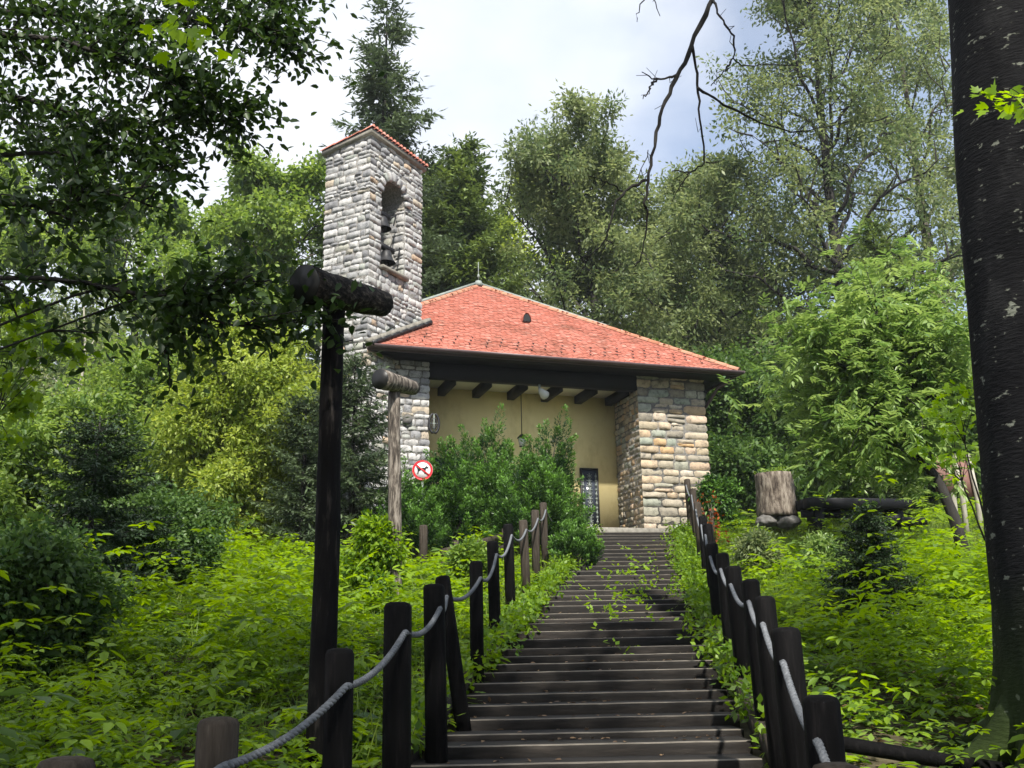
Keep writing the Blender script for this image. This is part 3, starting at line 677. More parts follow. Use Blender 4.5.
mb = MB(); disc(mb, (0, 0, 0), .13, .05, (ex, ez, -ey)); q = np.array(loc_t(407, 420, 0)); g_ = BO+bu*q[0]+bv*(-.07)+ez*q[2]
o = mb.build('wall_plaque', MT['rock'], None, loc=tuple(g_), rotz=BA); tag(o, 'small round grey plaque set on the pale stone wall under the near eave', 'plaque')
# lantern
q = np.array(loc_t(522, 440, .9)); topz = ZC
lan = thing('hanging_lantern', 'dark lantern hanging on a long cord from the porch ceiling', 'lantern', tuple(BO+bu*q[0]+bv*.9+ez*q[2]), BA)
mb = MB(); mb.tube([(0, 0, .16), (0, 0, topz-q[2])], .013, 5); mb.build('cord', MT['darkmetal'], lan)
mb = MB(); mb.tube([(0, 0, .05), (0, 0, .12), (0, 0, .17)], [.15, .09, .02], 6); mb.build('lamp_cap', MT['darkmetal'], lan)
mb = MB(); mb.tube([(0, 0, -.20), (0, 0, -.17)], [.07, .09], 6); mb.build('lamp_base', MT['darkmetal'], lan)
mb = MB(); mb.tube([(0, 0, -.17), (0, 0, .05)], [.075, .115], 6); mb.build('lamp_glass', MT['glassgrey'], lan)
# spotlight
q = np.array(loc_t(538, 395, .35)); spt = thing('spotlight', 'pale grey spotlight fixed under the black beam over the porch', 'spotlight', tuple(BO+bu*q[0]+bv*.05+ez*(q[2]-.02)), BA)
mb = MB(); mb.tube([(-.1, -.14, .06), (.06, -.02, -.04), (.1, .01, -.06)], [.05, .13, .135], 12); mb.build('lamp_head', MT['glassgrey'], spt, True)
mb = MB(); mb.box((-.06, .0, .12), (.05, .05, .26)); mb.build('bracket', MT['zinc'], spt)

# ------------------------------------------------------------------ bell tower
ZG = BO[2]
def tz(px, py, org, n_): return planepx(px, py, org, n_)[2]
ZT = tz(366, 130, tw_c, tn_)          # wall top at the near corner
TH = ZT-(ZG-.6)
tow = thing('bell_tower', 'tall slim rubble stone bell tower with arched bell opening and tiled cap', 'tower', tuple(tw_c*np.array([1, 1, 0])+ez*(ZG-.6)), TA)
# local: x along te (right face), y along +tl (left/back), right face outward normal = -y, left face normal = -x
ox0 = np.dot(planepx(381, 230, tw_c, tn_)-tw_c, te); ox1 = np.dot(planepx(404.5, 230, tw_c, tn_)-tw_c, te)
oz0 = tz(390, 273, tw_c, tn_)-(ZG-.6); ozt = tz(390, 180, tw_c, tn_)-(ZG-.6); ow = ox1-ox0; ocx = (ox0+ox1)/2; ozs = ozt-ow/2
def hole(z):
    if z < oz0 or z > ozt: return None
    if z < ozs: return (ox0, ox1)
    h_ = math.sqrt(max(0, (ow/2)**2-(z-ozs)**2)); return (ocx-h_, ocx+h_) if h_ > .06 else None
SL = .22   # how far the cap falls across the tower
rt = np.random.default_rng(21); trows = rows_for(TH, .09, .23, rt)
mb = MB()
stone_face(mb, (0, 0, 0), ex, -ey, TL, trows, .14, .48, 31, hole=hole, prot=.034)
stone_face(mb, (0, TW, 0), -ey, -ex, TW, trows, .14, .48, 32, prot=.034, top=lambda x_: TH-SL*(1-x_/TW)+0*x_)
stone_face(mb, (TL, 0, 0), ey, ex, TW, trows, .2, .5, 33, prot=.04, top=lambda x_: TH-SL*x_/TW)
stone_face(mb, (TL, TW, 0), -ex, ey, TL, trows, .2, .5, 34, prot=.04, hole=lambda z: (lambda h_: (TL-h_[1], TL-h_[0]) if h_ else None)(hole(z)), top=lambda x_: TH-SL+0*x_)
# reveals
r1_ = [(a_, b_) for a_, b_ in trows if a_ > oz0-.1 and b_ < ozs+.1]
stone_face(mb, (ox1, 0, 0), ey, -ex, TW, r1_, .2, .45, 35, prot=.03, ends=(False, False))
stone_face(mb, (ox0, TW, 0), -ey, ex, TW, r1_, .2, .45, 36, prot=.03, ends=(False, False))
# voussoirs around the arch
for k_ in range(9):
    t0 = math.pi*(k_+.5)/9; c_ = np.array([ocx+math.cos(t0)*(ow/2+.10), -.035, ozs+math.sin(t0)*(ow/2+.10)])
    rd = np.array([math.cos(t0), 0, math.sin(t0)]); tg = np.array([-math.sin(t0), 0, math.cos(t0)])
    mb.box(c_, (.24, .09, .135), (rd, ey, tg), tone=rt.random(), bev=.02)
mb.build('stonework', MT['stone'], tow, True)
mb = MB()
mb.box((ox0/2, TW/2, TH/2-.08), (ox0, TW, TH-.16)); mb.box(((ox1+TL)/2, TW/2, TH/2-.08), (TL-ox1, TW, TH-.16))
mb.box((ocx, TW/2, oz0/2), (ow, TW-.004, oz0)); 
for k_ in range(10):
    t0, t1 = math.pi*k_/10, math.pi*(k_+1)/10
    xa, xb = ocx-math.cos(t0)*ow/2, ocx-math.cos(t1)*ow/2; za, zb = ozs+math.sin(t0)*ow/2, ozs+math.sin(t1)*ow/2; zt = TH-.16
    V = [(xa, 0, za), (xb, 0, zb), (xb, 0, zt), (xa, 0, zt), (xa, TW, za), (xb, TW, zb), (xb, TW, zt), (xa, TW, zt)]
    mb.add(V, [(0, 1, 2, 3), (7, 6, 5, 4), (0, 4, 5, 1), (3, 2, 6, 7)])
mb.build('tower_core', MT['mortar'], tow)
mb = MB(); mb.box((ocx, -.02, oz0+.02), (ow+.12, .22, .09), bev=.01); mb.build('opening_sill', MT['concrete'], tow)
# cap: sloped slab, falling towards the back
ov = .11; sl_ang = math.atan(SL/TW)
mb = MB(); zc = lambda y_: TH-.02-SL*y_/TW
def slab(mb, x0, x1, y0, y1, dz0, dz1, mi=0, tone=.5):
    V = [(x0, y0, zc(y0)+dz0), (x1, y0, zc(y0)+dz0), (x1, y1, zc(y1)+dz0), (x0, y1, zc(y1)+dz0), (x0, y0, zc(y0)+dz1), (x1, y0, zc(y0)+dz1), (x1, y1, zc(y1)+dz1), (x0, y1, zc(y1)+dz1)]
    mb.add(V, [(0, 3, 2, 1), (4, 5, 6, 7), (0, 1, 5, 4), (1, 2, 6, 5), (2, 3, 7, 6), (3, 0, 4, 7)], tone, mi)
slab(mb, -ov, TL+ov, -ov, TW+ov, -.02, .10); mb.build('cap_slab', MT['concrete'], tow)
mb = MB(); nt_ = int((TL+2*ov)/.155)
for k_ in range(nt_+1):
    x_ = -ov+.03+k_*(TL+2*ov-.06)/nt_
    for seg in range(4):
        y0 = -ov-.05+seg*(TW+2*ov+.05)/4; y1 = y0+(TW+2*ov+.05)/4+.04; V = []
        for y_, r_ in ((y0, .072), (y1, .058)):
            for t_ in np.linspace(0, math.pi, 8): V.append((x_+r_*math.cos(t_), y_, zc(y_)+.105+r_*math.sin(t_)+(0.012 if y_ == y0 else 0)))
        mb.add(V, [(q_, q_+1, q_+9, q_+8)[::-1] for q_ in range(7)]+[tuple(range(8))], rt.random())
mb.build('cap_tiles', MT['tile'], tow, True)
mb = MB(); mb.box((-ov*.0+.3, -.06, TH*0+tz(350, 341, tw_c, te)-(ZG-.6)), (.01, .01, .01)); 
mb = MB(); mb.box((-.06, TW*.42, tz(350, 341, tw_c, te)-(ZG-.6)), (.03, .42, .06)); mb.build('tie_plate', MT['darkmetal'], tow)
def bell(px, py, lab, big):
    c_ = planepx(px, py, tw_c+tl*TW*.12, tn_)
    t_ = thing('bell', lab, 'bell', tuple(c_), TA, 'bells in the tower opening')
    k_ = big; pr = [(.27, 0), (.255, .03), (.20, .10), (.165, .20), (.15, .30), (.11, .36), (.0, .38)]
    mb = MB(); V = []; F_ = []
    nn_ = 18
    for r_, z_ in pr+[(.10, .33), (.14, .18), (.24, .0)][::1]:
        V += [(r_*k_*math.cos(a_), r_*k_*math.sin(a_), z_*k_) for a_ in np.arange(nn_)*2*math.pi/nn_]
    for l_ in range(len(pr)-1):
        F_ += [(l_*nn_+i_, l_*nn_+(i_+1) % nn_, (l_+1)*nn_+(i_+1) % nn_, (l_+1)*nn_+i_) for i_ in range(nn_)]
    mb.add(V, F_); mb.build('bell_body', MT['darkmetal'], t_, True)
    mb = MB(); mb.box((.0, 0, .44*k_), (.62, .12, .13)); mb.build('yoke', MT['beam'], t_)
    mb = MB(); mb.tube([(0, 0, .3*k_), (0, 0, .0)], .02, 6); mb.tube([(0, 0, .02), (0, 0, -.03), (0, 0, -.08)], [.02, .045, .02], 8); mb.build('clapper', MT['darkmetal'], t_, True)
    mb = MB(); mb.tube([(.28, -.05, .44*k_), (.42, -.10, .52*k_), (.50, -.10, .62*k_), (.36, -.12, .22*k_)], .022, 6); mb.build('lever', MT['darkmetal'], t_)
bell(382, 229, 'upper dark bell half hidden in the arched tower opening', .95)
bell(386, 263, 'lower dark bell just above the sill of the tower opening', .95)
# ------------------------------------------------------------------ no dogs sign
sp_ = at(422.5, 470, 21.5); gz0 = float(ground(sp_[0], sp_[1])); h_ = sp_[2]-gz0
sg = thing('prohibition_sign', 'round red and white no dogs sign on a thin post beside the yew bushes', 'sign', (sp_[0], sp_[1], gz0), .05)
mb = MB(); mb.tube([(0, .03, -.3), (0, .03, h_+.1)], .022, 8); mb.build('sign_post', MT['zinc'], sg)
mb = MB(); disc(mb, (0, 0, h_), .225, .012, (ex, ez, -ey), 36); sf = mb.build('sign_face', MT['white'], sg)
def ringm(r0, r1, y_, th2=.008, n=36):
    mb = MB(); V = []
    for yy in (y_, y_-th2):
        for r_ in (r0, r1): V += [(r_*math.cos(a_), yy, h_+r_*math.sin(a_)) for a_ in np.arange(n)*2*math.pi/n]
    F_ = []
    for i_ in range(n):
        k_ = (i_+1) % n; F_ += [(2*n+i_, 2*n+k_, 3*n+k_, 3*n+i_)[::-1], (i_, k_, 2*n+k_, 2*n+i_), (n+k_, n+i_, 3*n+i_, 3*n+k_)]
    mb.add(V, F_); return mb
ringm(.175, .222, -.0075).build('red_ring', MT['signred'], sf)
mb = MB(); d_ = np.array([math.cos(math.radians(-40)), 0, math.sin(math.radians(-40))]); mb.box((0, -.0165, h_), (.37, .008, .034), (d_, ey, np.cross(d_, ey))); mb.build('red_bar', MT['signred'], sf)
dog = [(-.11, -.085), (-.085, -.085), (-.075, -.03), (-.03, -.005), (.03, -.005), (.04, -.085), (.065, -.085), (.07, .01), (.085, .03), (.125, .03), (.13, .05), (.10, .065), (.085, .09), (.07, .075), (.045, .05), (-.05, .045), (-.09, .035), (-.125, .075), (-.13, .06), (-.105, .02), (-.10, -.03)]
me = bpy.data.meshes.new('dog_mark'); bm = bmesh.new(); f_ = bm.faces.new([bm.verts.new((x_*1.05, -.0095, h_+z_*1.05)) for x_, z_ in dog])
ex_ = bmesh.ops.extrude_face_region(bm, geom=[f_]); bmesh.ops.translate(bm, verts=[v_ for v_ in ex_['geom'] if isinstance(v_, bmesh.types.BMVert)], vec=(0, -.003, 0))
bmesh.ops.recalc_face_normals(bm, faces=bm.faces); bm.to_mesh(me); bm.free(); me.materials.append(MT['black']); link('dog_mark', me, sf)

# ------------------------------------------------------------------ hammer-headed log posts
def logpost(px, pyt, pxb, pyb, d, r_, hl, hr, label, mpole, mhead, rhead, yend=1.0):
    top = at(px, pyt, d); bot = at(pxb, pyb, d); gz0 = float(ground(bot[0], bot[1])) if True else bot[2]
    # extend along the pole line to the soil
    dr_ = bot-top; k_ = (gz0-.2-top[2])/dr_[2]; bot = top+dr_*k_
    t_ = thing('log_lamp_post', label, 'log post', tuple(bot))
    n_ = 14; tt = np.linspace(0, 1, n_); P = np.outer(1-tt, bot)+np.outer(tt, top)
    P += np.stack([np.sin(tt*5)*.012, 0*tt, 0*tt], 1)-bot
    mb = MB(); mb.tube(P, r_*(1.12-.16*tt)*(1+rng.normal(size=n_)*.02), 12, noise_=.025); mb.build('pole', MT[mpole], t_, True)
    A = at(*hl, d-.42*yend)-bot; B = at(*hr, d+.36*yend)-bot
    mb = MB(); tt = np.linspace(0, 1, 9)[:, None]; P = A*(1-tt)+B*tt
    mb.tube(P, rhead*(1-.28*tt[:, 0])*(1+rng.normal(size=9)*.015), 14, noise_=.02); lh = mb.build('log_head', MT[mhead], t_, True)
    ax_ = (A-B)/np.linalg.norm(A-B); mb = MB(); mb.tube([A-ax_*.01, A+ax_*.012], [rhead*.985, rhead*.95], 20); mb.build('log_end', MT['black'], lh)
logpost(336, 303, 317, 768, 7.0, .085, (305, 284), (383, 304), 'tall near blackened log post with a slanting log head', 'logdark', 'loghead', .140)
logpost(395, 392, 394, 560, 14.6, .095, (380, 379), (414, 388), 'further bleached log post with a small log head, in front of the tower', 'logbark', 'logbark', .155)

# ------------------------------------------------------------------ right clearing : stump, benches, board
def gpt(px, d):  # ground point under a pixel column
    p_ = at(px, 600, d); return np.array([p_[0], p_[1], float(ground(p_[0], p_[1]))])
D_ST = 24.8
a_ = at(777.5, 517, D_ST); b_ = at(777.5, 474, D_ST)
t_ = thing('tree_stump_planter', 'thick weathered stump planter with green leaves on top, on grey stones', 'stump', tuple(a_))
n_ = 12; tt = np.linspace(0, 1, n_); P = np.stack([0*tt, 0*tt, tt*(b_-a_)[2]], 1)
mb = MB(); r_ = .49; mb.tube(P, r_*(1.02-.06*tt), 26, noise_=.025); mb.build('stump_body', MT['stump'], t_, True)
def lathe_rock(r0, c_, sq, seed):
    bm = bmesh.new(); bmesh.ops.create_icosphere(bm, subdivisions=3, radius=r0); r_ = random.Random(seed)
    from mathutils import noise as mn
    for v_ in bm.verts:
        k_ = 1+.35*mn.noise(v_.co*2.2/r0+Vector((seed*3.1, 0, 0))); v_.co = Vector((v_.co.x*sq[0], v_.co.y*sq[1], v_.co.z*sq[2]))*k_+Vector(c_)
    me = bpy.data.meshes.new('rock'); bm.to_mesh(me); bm.free(); me.materials.append(MT['rock'])
    for p_ in me.polygons: p_.use_smooth = True
    return me
for k_, (dx, rz, lab) in enumerate([(-.36, .21, 'flat grey stone under the left side of the stump planter'), (.18, .25, 'rounded grey stone under the right side of the stump planter')]):
    o = link('rock', lathe_rock(rz, (0, 0, 0), (1.2, 1.0, .72), k_+2), loc=(a_[0]+dx, a_[1]-.25, a_[2]-rz*.60)); tag(o, lab, 'stone')
mb = MB(); kk = 260
c_ = np.stack([rng.normal(.05, .17, kk), rng.normal(0, .15, kk), (b_-a_)[2]+np.abs(rng.normal(0, .07, kk))], 1)
leaves(mb, c_, rnd_dir(kk, .6), rnd_dir(kk, 1.5), rng.uniform(.06, .12, kk), .05, rng.random(kk), 1)
o = mb.build('potted_plant', MT['herb2'], None, loc=tuple(a_)); tag(o, 'low leafy plant growing out of the top of the stump', 'plant')
# picnic bench group
def boxed(name, label, cat, pxl, pxr, py0, py1, d, th2, legs, mat='beam'):
    A = at(pxl, py0, d); B = at(pxr, py0, d+.6); top = A[2]; hh = (at(pxl, py0, d)-at(pxl, py1, d))[2]
    c0 = (A+B)/2; L_ = np.linalg.norm((B-A)[:2]); yaw = math.atan2(B[1]-A[1], B[0]-A[0]); gz0 = float(ground(c0[0], c0[1]))
    t_ = thing(name, label, cat, (c0[0], c0[1], gz0), yaw)
    H_ = top-gz0
    for k_ in range(3):
        mb = MB(); mb.box((0, (k_-1)*th2/3, H_-hh*.25), (L_, th2/3-.012, hh*.5), bev=.012); mb.build('plank', MT[mat], t_)
    mb = MB(); mb.box((0, 0, H_-hh*.72), (L_*.98, .07, hh*.42)); mb.build('apron', MT[mat], t_)
    for sx_ in (-1, 1):
        mb = MB(); mb.box((sx_*L_*.36, 0, H_/2-.2), (.14, th2*.7, H_+.2-hh*.5)); mb.build('leg', MT[mat], t_)
boxed('picnic_table', 'long black timber table in the clearing right of the stump', 'table', 799, 902, 500, 519, 24.3, .85, 2)
boxed('bench', 'black timber bench standing in front of the right end of the dark table', 'bench', 872, 920, 517, 531, 23.2, .45, 2)
# info board between pale posts behind curved trunk
p = gpt(962, 22); tb = thing('info_board', 'brown board fixed between pale bare tree posts behind the curved trunk', 'board', tuple(p))
z0 = at(962, 492, 22)[2]-p[2]; z1 = at(962, 456, 22)[2]-p[2]
mb = MB(); mb.box((-.05, 0, (z0+z1)/2), (.40, .04, z1-z0)); mb.box((.48, .1, (z0+z1)/2-.1), (.34, .04, z1-z0)); mb.build('panel', MT['brownboard'], tb)
for sx_ in (.10, .30, .62): 
    mb = MB(); mb.tube([(sx_, .04, -.3), (sx_+.03, .04, 1.0), (sx_-.04, .04, z1+.05)], [.075, .06, .05], 8, noise_=.03); mb.build('board_post', MT['palebark'], tb, True)
# low rail barrier at left of the stairs top
A = at(442, 553, 19.0); B = at(507, 536, 21.0); gm = A.copy(); gm[2] = float(ground(A[0], A[1]))
rl = thing('rail_barrier', 'low weathered timber rail behind the left rope fence, in front of the yews', 'barrier', tuple(gm))
d_ = B-A; L_ = np.linalg.norm(d_); d_ /= L_; s_ = np.cross(d_, ez); s_ /= np.linalg.norm(s_); u_ = np.cross(s_, d_)
for k_ in (0, 1):
    mb = MB(); mb.box((A+B)/2-gm-ez*.24*k_, (L_, .06, .15), (d_, s_, u_)); mb.build('rail', MT['postgrey'], rl)
for f_ in (.2, .95):
    mb = MB(); q = A+(B-A)*f_-gm; mb.box((q[0], q[1]+.08, q[2]/2), (.09, .09, q[2]+.35)); mb.build('post', MT['postgrey'], rl)
p = at(423.5, 525, 20.0); gz0 = float(ground(p[0], p[1])); mb = MB(); mb.box((0, 0, (p[2]-gz0)/2-.1), (.16, .15, p[2]-gz0+.2), bev=.03)
o = mb.build('wooden_post', MT['postgrey'], loc=(p[0], p[1], gz0)); tag(o, 'short grey timber stub post in the plants right of the bleached log post', 'post')
# edging log bottom right
A = at(830, 742, 6.5); B = at(1015, 772, 6.6); mb = MB(); mb.tube([(0, 0, 0), tuple((B-A)/2), tuple(B-A)], .048, 10, noise_=.03)
o = mb.build('edging_log', MT['postdark'], None, True, loc=tuple(A)); tag(o, 'dark edging log lying on the soil left of the big trunk foot', 'log')
#TREES


# ================================================================== vegetation
def curve_pts(p0, p1, n=6, sagv=0., wob=.05, r=None):
    r = r or rng
    t_ = np.linspace(0, 1, n)[:, None]; P = p0*(1-t_)+p1*t_; L_ = np.linalg.norm(p1-p0)
    P = P+np.array([0, 0, 1.])*sagv*L_*4*t_*(1-t_)
    P[1:-1] += r.normal(size=(n-2, 3))*wob*L_*.5
    return P
def clump_leaves(mb, ctr, nper, spread, ln, wd, detail=1, droop=.3, upn=1.6, tone_c=None, flat=.35, r=None):
    r = r or rng; K = len(ctr); n_ = K*nper
    tilt = rnd_dir(K, 1.8, r)                        # normal of every spray
    a_ = np.cross(tilt, rnd_dir(K, 0, r)); a_ /= np.linalg.norm(a_, axis=1)[:, None]; b_ = np.cross(tilt, a_)
    id_ = np.repeat(np.arange(K), nper)
    rad = np.abs(r.normal(size=n_))*.6+.05; th = r.uniform(0, 2*math.pi, n_)
    sp = np.broadcast_to(spread, (K,))[id_]
    off = (a_[id_]*np.cos(th)[:, None]+b_[id_]*np.sin(th)[:, None])*(rad*sp)[:, None]+tilt[id_]*(r.normal(size=n_)*sp*flat)[:, None]
    c_ = ctr[id_]+off
    d_ = off/(np.linalg.norm(off, axis=1)[:, None]+1e-6)+rnd_dir(n_, 0, r)*.8+np.array([0, 0, -droop])
    nn = tilt[id_]+rnd_dir(n_, 0, r)*.7+np.array([0, 0, upn*.3])
    tc = (tone_c if tone_c is not None else r.uniform(.15, .85, K))[id_]
    tone = np.clip(tc+r.normal(size=n_)*.18, 0, 1)
    sz = r.uniform(.7, 1.25, n_)
    leaves(mb, c_, d_, nn, ln*sz, wd*sz, tone, detail)
def broadleaf(h, cb, cr_, nlimb=9, nsub=7, nper=60, spread=.5, ln=.16, wd=.09, tr=.2, detail=0, seed=0, prof_=None, upang=.5, lean=(0, 0), wobt=.1, top_open=0., ncl=5, trunks=1, mat='broad', bark='bark', droop=.3, flat=.35):
    """returns trunk mesh, crown mesh; local coords, base at the origin"""
    r = np.random.default_rng(seed); tb = MB(); ctr = []
    for tk in range(trunks):
        ln_ = np.array([lean[0]+(r.normal()*.12*h if trunks > 1 else 0), lean[1]+(r.normal()*.12*h if trunks > 1 else 0)])
        n_ = 12; t_ = np.linspace(0, 1, n_)
        P = np.stack([ln_[0]*t_**1.3+np.cumsum(r.normal(size=n_))*wobt*.3, ln_[1]*t_**1.3+np.cumsum(r.normal(size=n_))*wobt*.3, t_*h*.96], 1); P -= P[0]; P[0, 2] -= .3
        R_ = tr*(1-t_)**.8*(1+.5*np.exp(-t_*14))+.015
        tb.tube(P, R_, 9, noise_=.04)
        for k_ in range(nlimb):
            f_ = cb/h+(1-cb/h)*((k_+r.uniform(0, .9))/nlimb)*.96
            p0 = np.array([np.interp(f_, t_, P[:, q_]) for q_ in range(3)])
            rel = (f_-cb/h)/(1-cb/h)
            rad = cr_*(prof_(rel) if prof_ else math.sin(math.pi*min(1, .12+.86*rel))**.7)*r.uniform(.7, 1.12)
            az = k_*2.4+r.uniform(-.5, .5)
            el = upang*(.5+rel)+r.normal()*.15
            d_ = np.array([math.cos(az)*math.cos(el), math.sin(az)*math.cos(el), math.sin(el)])
            p1 = p0+d_*rad
            Q = curve_pts(p0, p1, 7, .06, .06, r); lr = max(.012, np.interp(f_, t_, R_)*.55)
            tb.tube(Q, np.linspace(lr, .012, 7), 5)
            for j_ in range(nsub):
                g_ = .25+.75*(j_+r.uniform(0, 1))/nsub
                q0 = np.array([np.interp(g_, np.linspace(0, 1, 7), Q[:, q_]) for q_ in range(3)])
                dd = d_*.5+rnd_dir(1, .25, r)[0]; dd /= np.linalg.norm(dd)
                q1 = q0+dd*rad*r.uniform(.22, .5)
                S = curve_pts(q0, q1, 4, .03, .1, r); tb.tube(S, [lr*.35+.004, lr*.25+.004, .008, .005], 4, caps=False)
                for c__ in range(ncl):
                    g2 = r.uniform(.3, 1.08); ctr.append(q0+(q1-q0)*g2+r.normal(size=3)*spread*.45)
    ctr = np.array(ctr)
    lb = MB()
    tz_ = np.clip((ctr[:, 2]-cb)/(h-cb), 0, 1)
    clump_leaves(lb, ctr, nper, spread, ln, wd, detail, tone_c=np.clip(r.uniform(.1, .9, len(ctr)), 0, 1), r=r, droop=droop, flat=flat)
    return tb.mesh('trunk', MT[bark], True), lb.mesh('crown', MT[mat])
def conifer(h, rb, seed=0, wh=.42, nb=7, tw=.13, nl=.28, nw=.05, tr=.2, mat='spruce', droop=.25, cb=.06, up_top=.5, prof_p=.85, dens=1.0):
    r = np.random.default_rng(seed); tb = MB()
    t_ = np.linspace(0, 1, 10); P = np.stack([r.normal(size=10)*.01*h/10, r.normal(size=10)*.01*h/10, t_*h], 1); P[0] = (0, 0, -.3)
    tb.tube(P, tr*(1-t_)**.9+.01, 8, noise_=.03)
    C_, D_, N_, L_, T_ = [], [], [], [], []
    z = h*cb
    while z < h-.05:
        f_ = z/h; R_ = rb*(1-f_)**prof_p+.04*h/10
        for k_ in range(nb):
            az = r.uniform(0, 2*math.pi); Rk = R_*r.uniform(.6, 1.15); zz = z+r.uniform(-.5, .5)*wh
            el0 = up_top*f_**2+.15-.1
            n_ = max(3, int(Rk/tw)); s_ = np.linspace(0, 1, n_)
            x_ = s_*Rk*math.cos(el0); y_ = s_*Rk*math.sin(el0)-droop*Rk*(s_**1.4)*(1-f_*.6)+.18*Rk*np.clip(s_-.6, 0, 1)
            B = np.stack([math.cos(az)*x_, math.sin(az)*x_, zz+y_], 1)
            br = max(.006, tr*.16*(1-f_))
            tb.tube(B, np.linspace(br, .004, n_), 4, caps=False)
            side = np.array([-math.sin(az), math.cos(az), 0]); out = np.array([math.cos(az), math.sin(az), 0])
            tone = r.uniform(.1, .9)
            lim = (s_ > .12)
            for sg in (-1, 1):
                m_ = max(1, int(dens))
                for rep_ in range(m_):
                    b_ = B[lim]+r.normal(size=(lim.sum(), 3))*tw*.3
                    k2 = len(b_)
                    dd = side*sg*(.9)+out*.75+np.array([0, 0, -.25])+r.normal(size=(k2, 3))*.18
                    C_.append(b_); D_.append(dd); N_.append(np.array([0, 0, 1.])+r.normal(size=(k2, 3))*.35)
                    L_.append(nl*(1.15-.75*s_[lim])*min(1.3, .45+Rk/2.5)*r.uniform(.8, 1.3, k2)); T_.append(np.clip(tone+s_[lim]*.3-.15+r.normal(size=k2)*.12, 0, 1))
            C_.append(B[-1:]); D_.append((out+np.array([0, 0, .1]))[None]); N_.append(np.array([[0, 0, 1.]])); L_.append(np.array([nl*.9])); T_.append(np.array([tone]))
        z += wh*(1-.45*f_)
    C_ = np.concatenate(C_); D_ = np.concatenate(D_); N_ = np.concatenate(N_); L_ = np.concatenate(L_); T_ = np.concatenate(T_)
    # break every twig into fine needle blades
    D_ /= np.linalg.norm(D_, axis=1)[:, None]
    nbk = 4; lb = MB(); K_ = len(C_); id_ = np.repeat(np.arange(K_), nbk); s_ = np.tile(np.linspace(.0, .75, nbk), K_)
    cc = C_[id_]+D_[id_]*(L_[id_]*s_)[:, None]; dd = D_[id_]+r.normal(size=(K_*nbk, 3))*.45
    leaves(lb, cc, dd, N_[id_]+r.normal(size=(K_*nbk, 3))*.4, L_[id_]*.62, nw*r.uniform(.7, 1.4, K_*nbk), np.clip(T_[id_], 0, 1), 0)
    return tb.mesh('trunk', MT['barkdark'], True), lb.mesh('crown', MT[mat])
def yew(rx, ry, h, nplume=260, nper=110, seed=0, ln=.07, wd=.022, mat='yew', pl=.42, up=.9, lumpy=.25):
    """bush of upright feathery plumes"""
    r = np.random.default_rng(seed); tb = MB(); lb = MB()
    A, B, Dv = [], [], []
    for k_ in range(nplume):
        az = r.uniform(0, 2*math.pi); el = math.asin(r.uniform(-.05, 1)); q = r.uniform(.55, 1)**.5
        lump = 1+lumpy*math.sin(az*3+seed)*math.cos(el*2.3)+lumpy*.6*math.sin(az*5+el*4+seed*2)
        p_ = np.array([rx*math.cos(az)*math.cos(el)*q*lump, ry*math.sin(az)*math.cos(el)*q*lump, h*(.12+.80*math.sin(el)*q*lump)])
        d_ = np.array([p_[0]/rx*.5, p_[1]/ry*.5, up+r.uniform(-.2, .3)])+r.normal(size=3)*.18; d_ /= np.linalg.norm(d_)
        A.append(p_); Dv.append(d_*pl*r.uniform(.6, 1.5))
        if k_ % 6 == 0: tb.tube(curve_pts(np.array([r.normal()*.1, r.normal()*.1, -.1]), p_, 5, .05, .06, r), [.035, .028, .02, .012, .006], 5)
    A = np.array(A); Dv = np.array(Dv); id_ = np.repeat(np.arange(nplume), nper); n_ = len(id_)
    s_ = r.uniform(0, 1, n_)**.9; L_ = np.linalg.norm(Dv, axis=1)[id_]; dn = Dv[id_]/L_[:, None]
    rd = np.cross(dn, rnd_dir(n_, 0, r)); rd /= np.linalg.norm(rd, axis=1)[:, None]
    rad = (.30*(1-s_)+.03)*L_*r.uniform(.3, 1, n_)
    c_ = A[id_]+Dv[id_]*s_[:, None]+rd*rad[:, None]; dd = dn*.9+rd*.9+r.normal(size=(n_, 3))*.25
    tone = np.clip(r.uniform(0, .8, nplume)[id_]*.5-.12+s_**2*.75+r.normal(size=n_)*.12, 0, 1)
    leaves(lb, c_, dd, rnd_dir(n_, .5, r), ln*r.uniform(.7, 1.3, n_), wd, tone, 0)
    return tb.mesh('trunk', MT['bark'], True), lb.mesh('crown', MT[mat])
def plant(name, label, cat, meshes, loc, rotz=0, sc_=1.0, group=None, parts=('trunk', 'crown')):
    t_ = thing(name, label, cat, tuple(loc), rotz, group)
    if sc_ != 1.0: t_.scale = (sc_,)*3 if not isinstance(sc_, tuple) else sc_
    for n_, m_ in zip(parts, meshes): link(n_, m_, t_)
    return t_
def gp_(px, d, dz=0):
    p_ = at(px, 500, d); return (p_[0], p_[1], float(ground(p_[0], p_[1]))+dz)
def hgt(py, d, px=512):  # height above the soil of an image row at depth d
    p_ = at(px, py, d); return p_[2]-float(ground(p_[0], p_[1]))

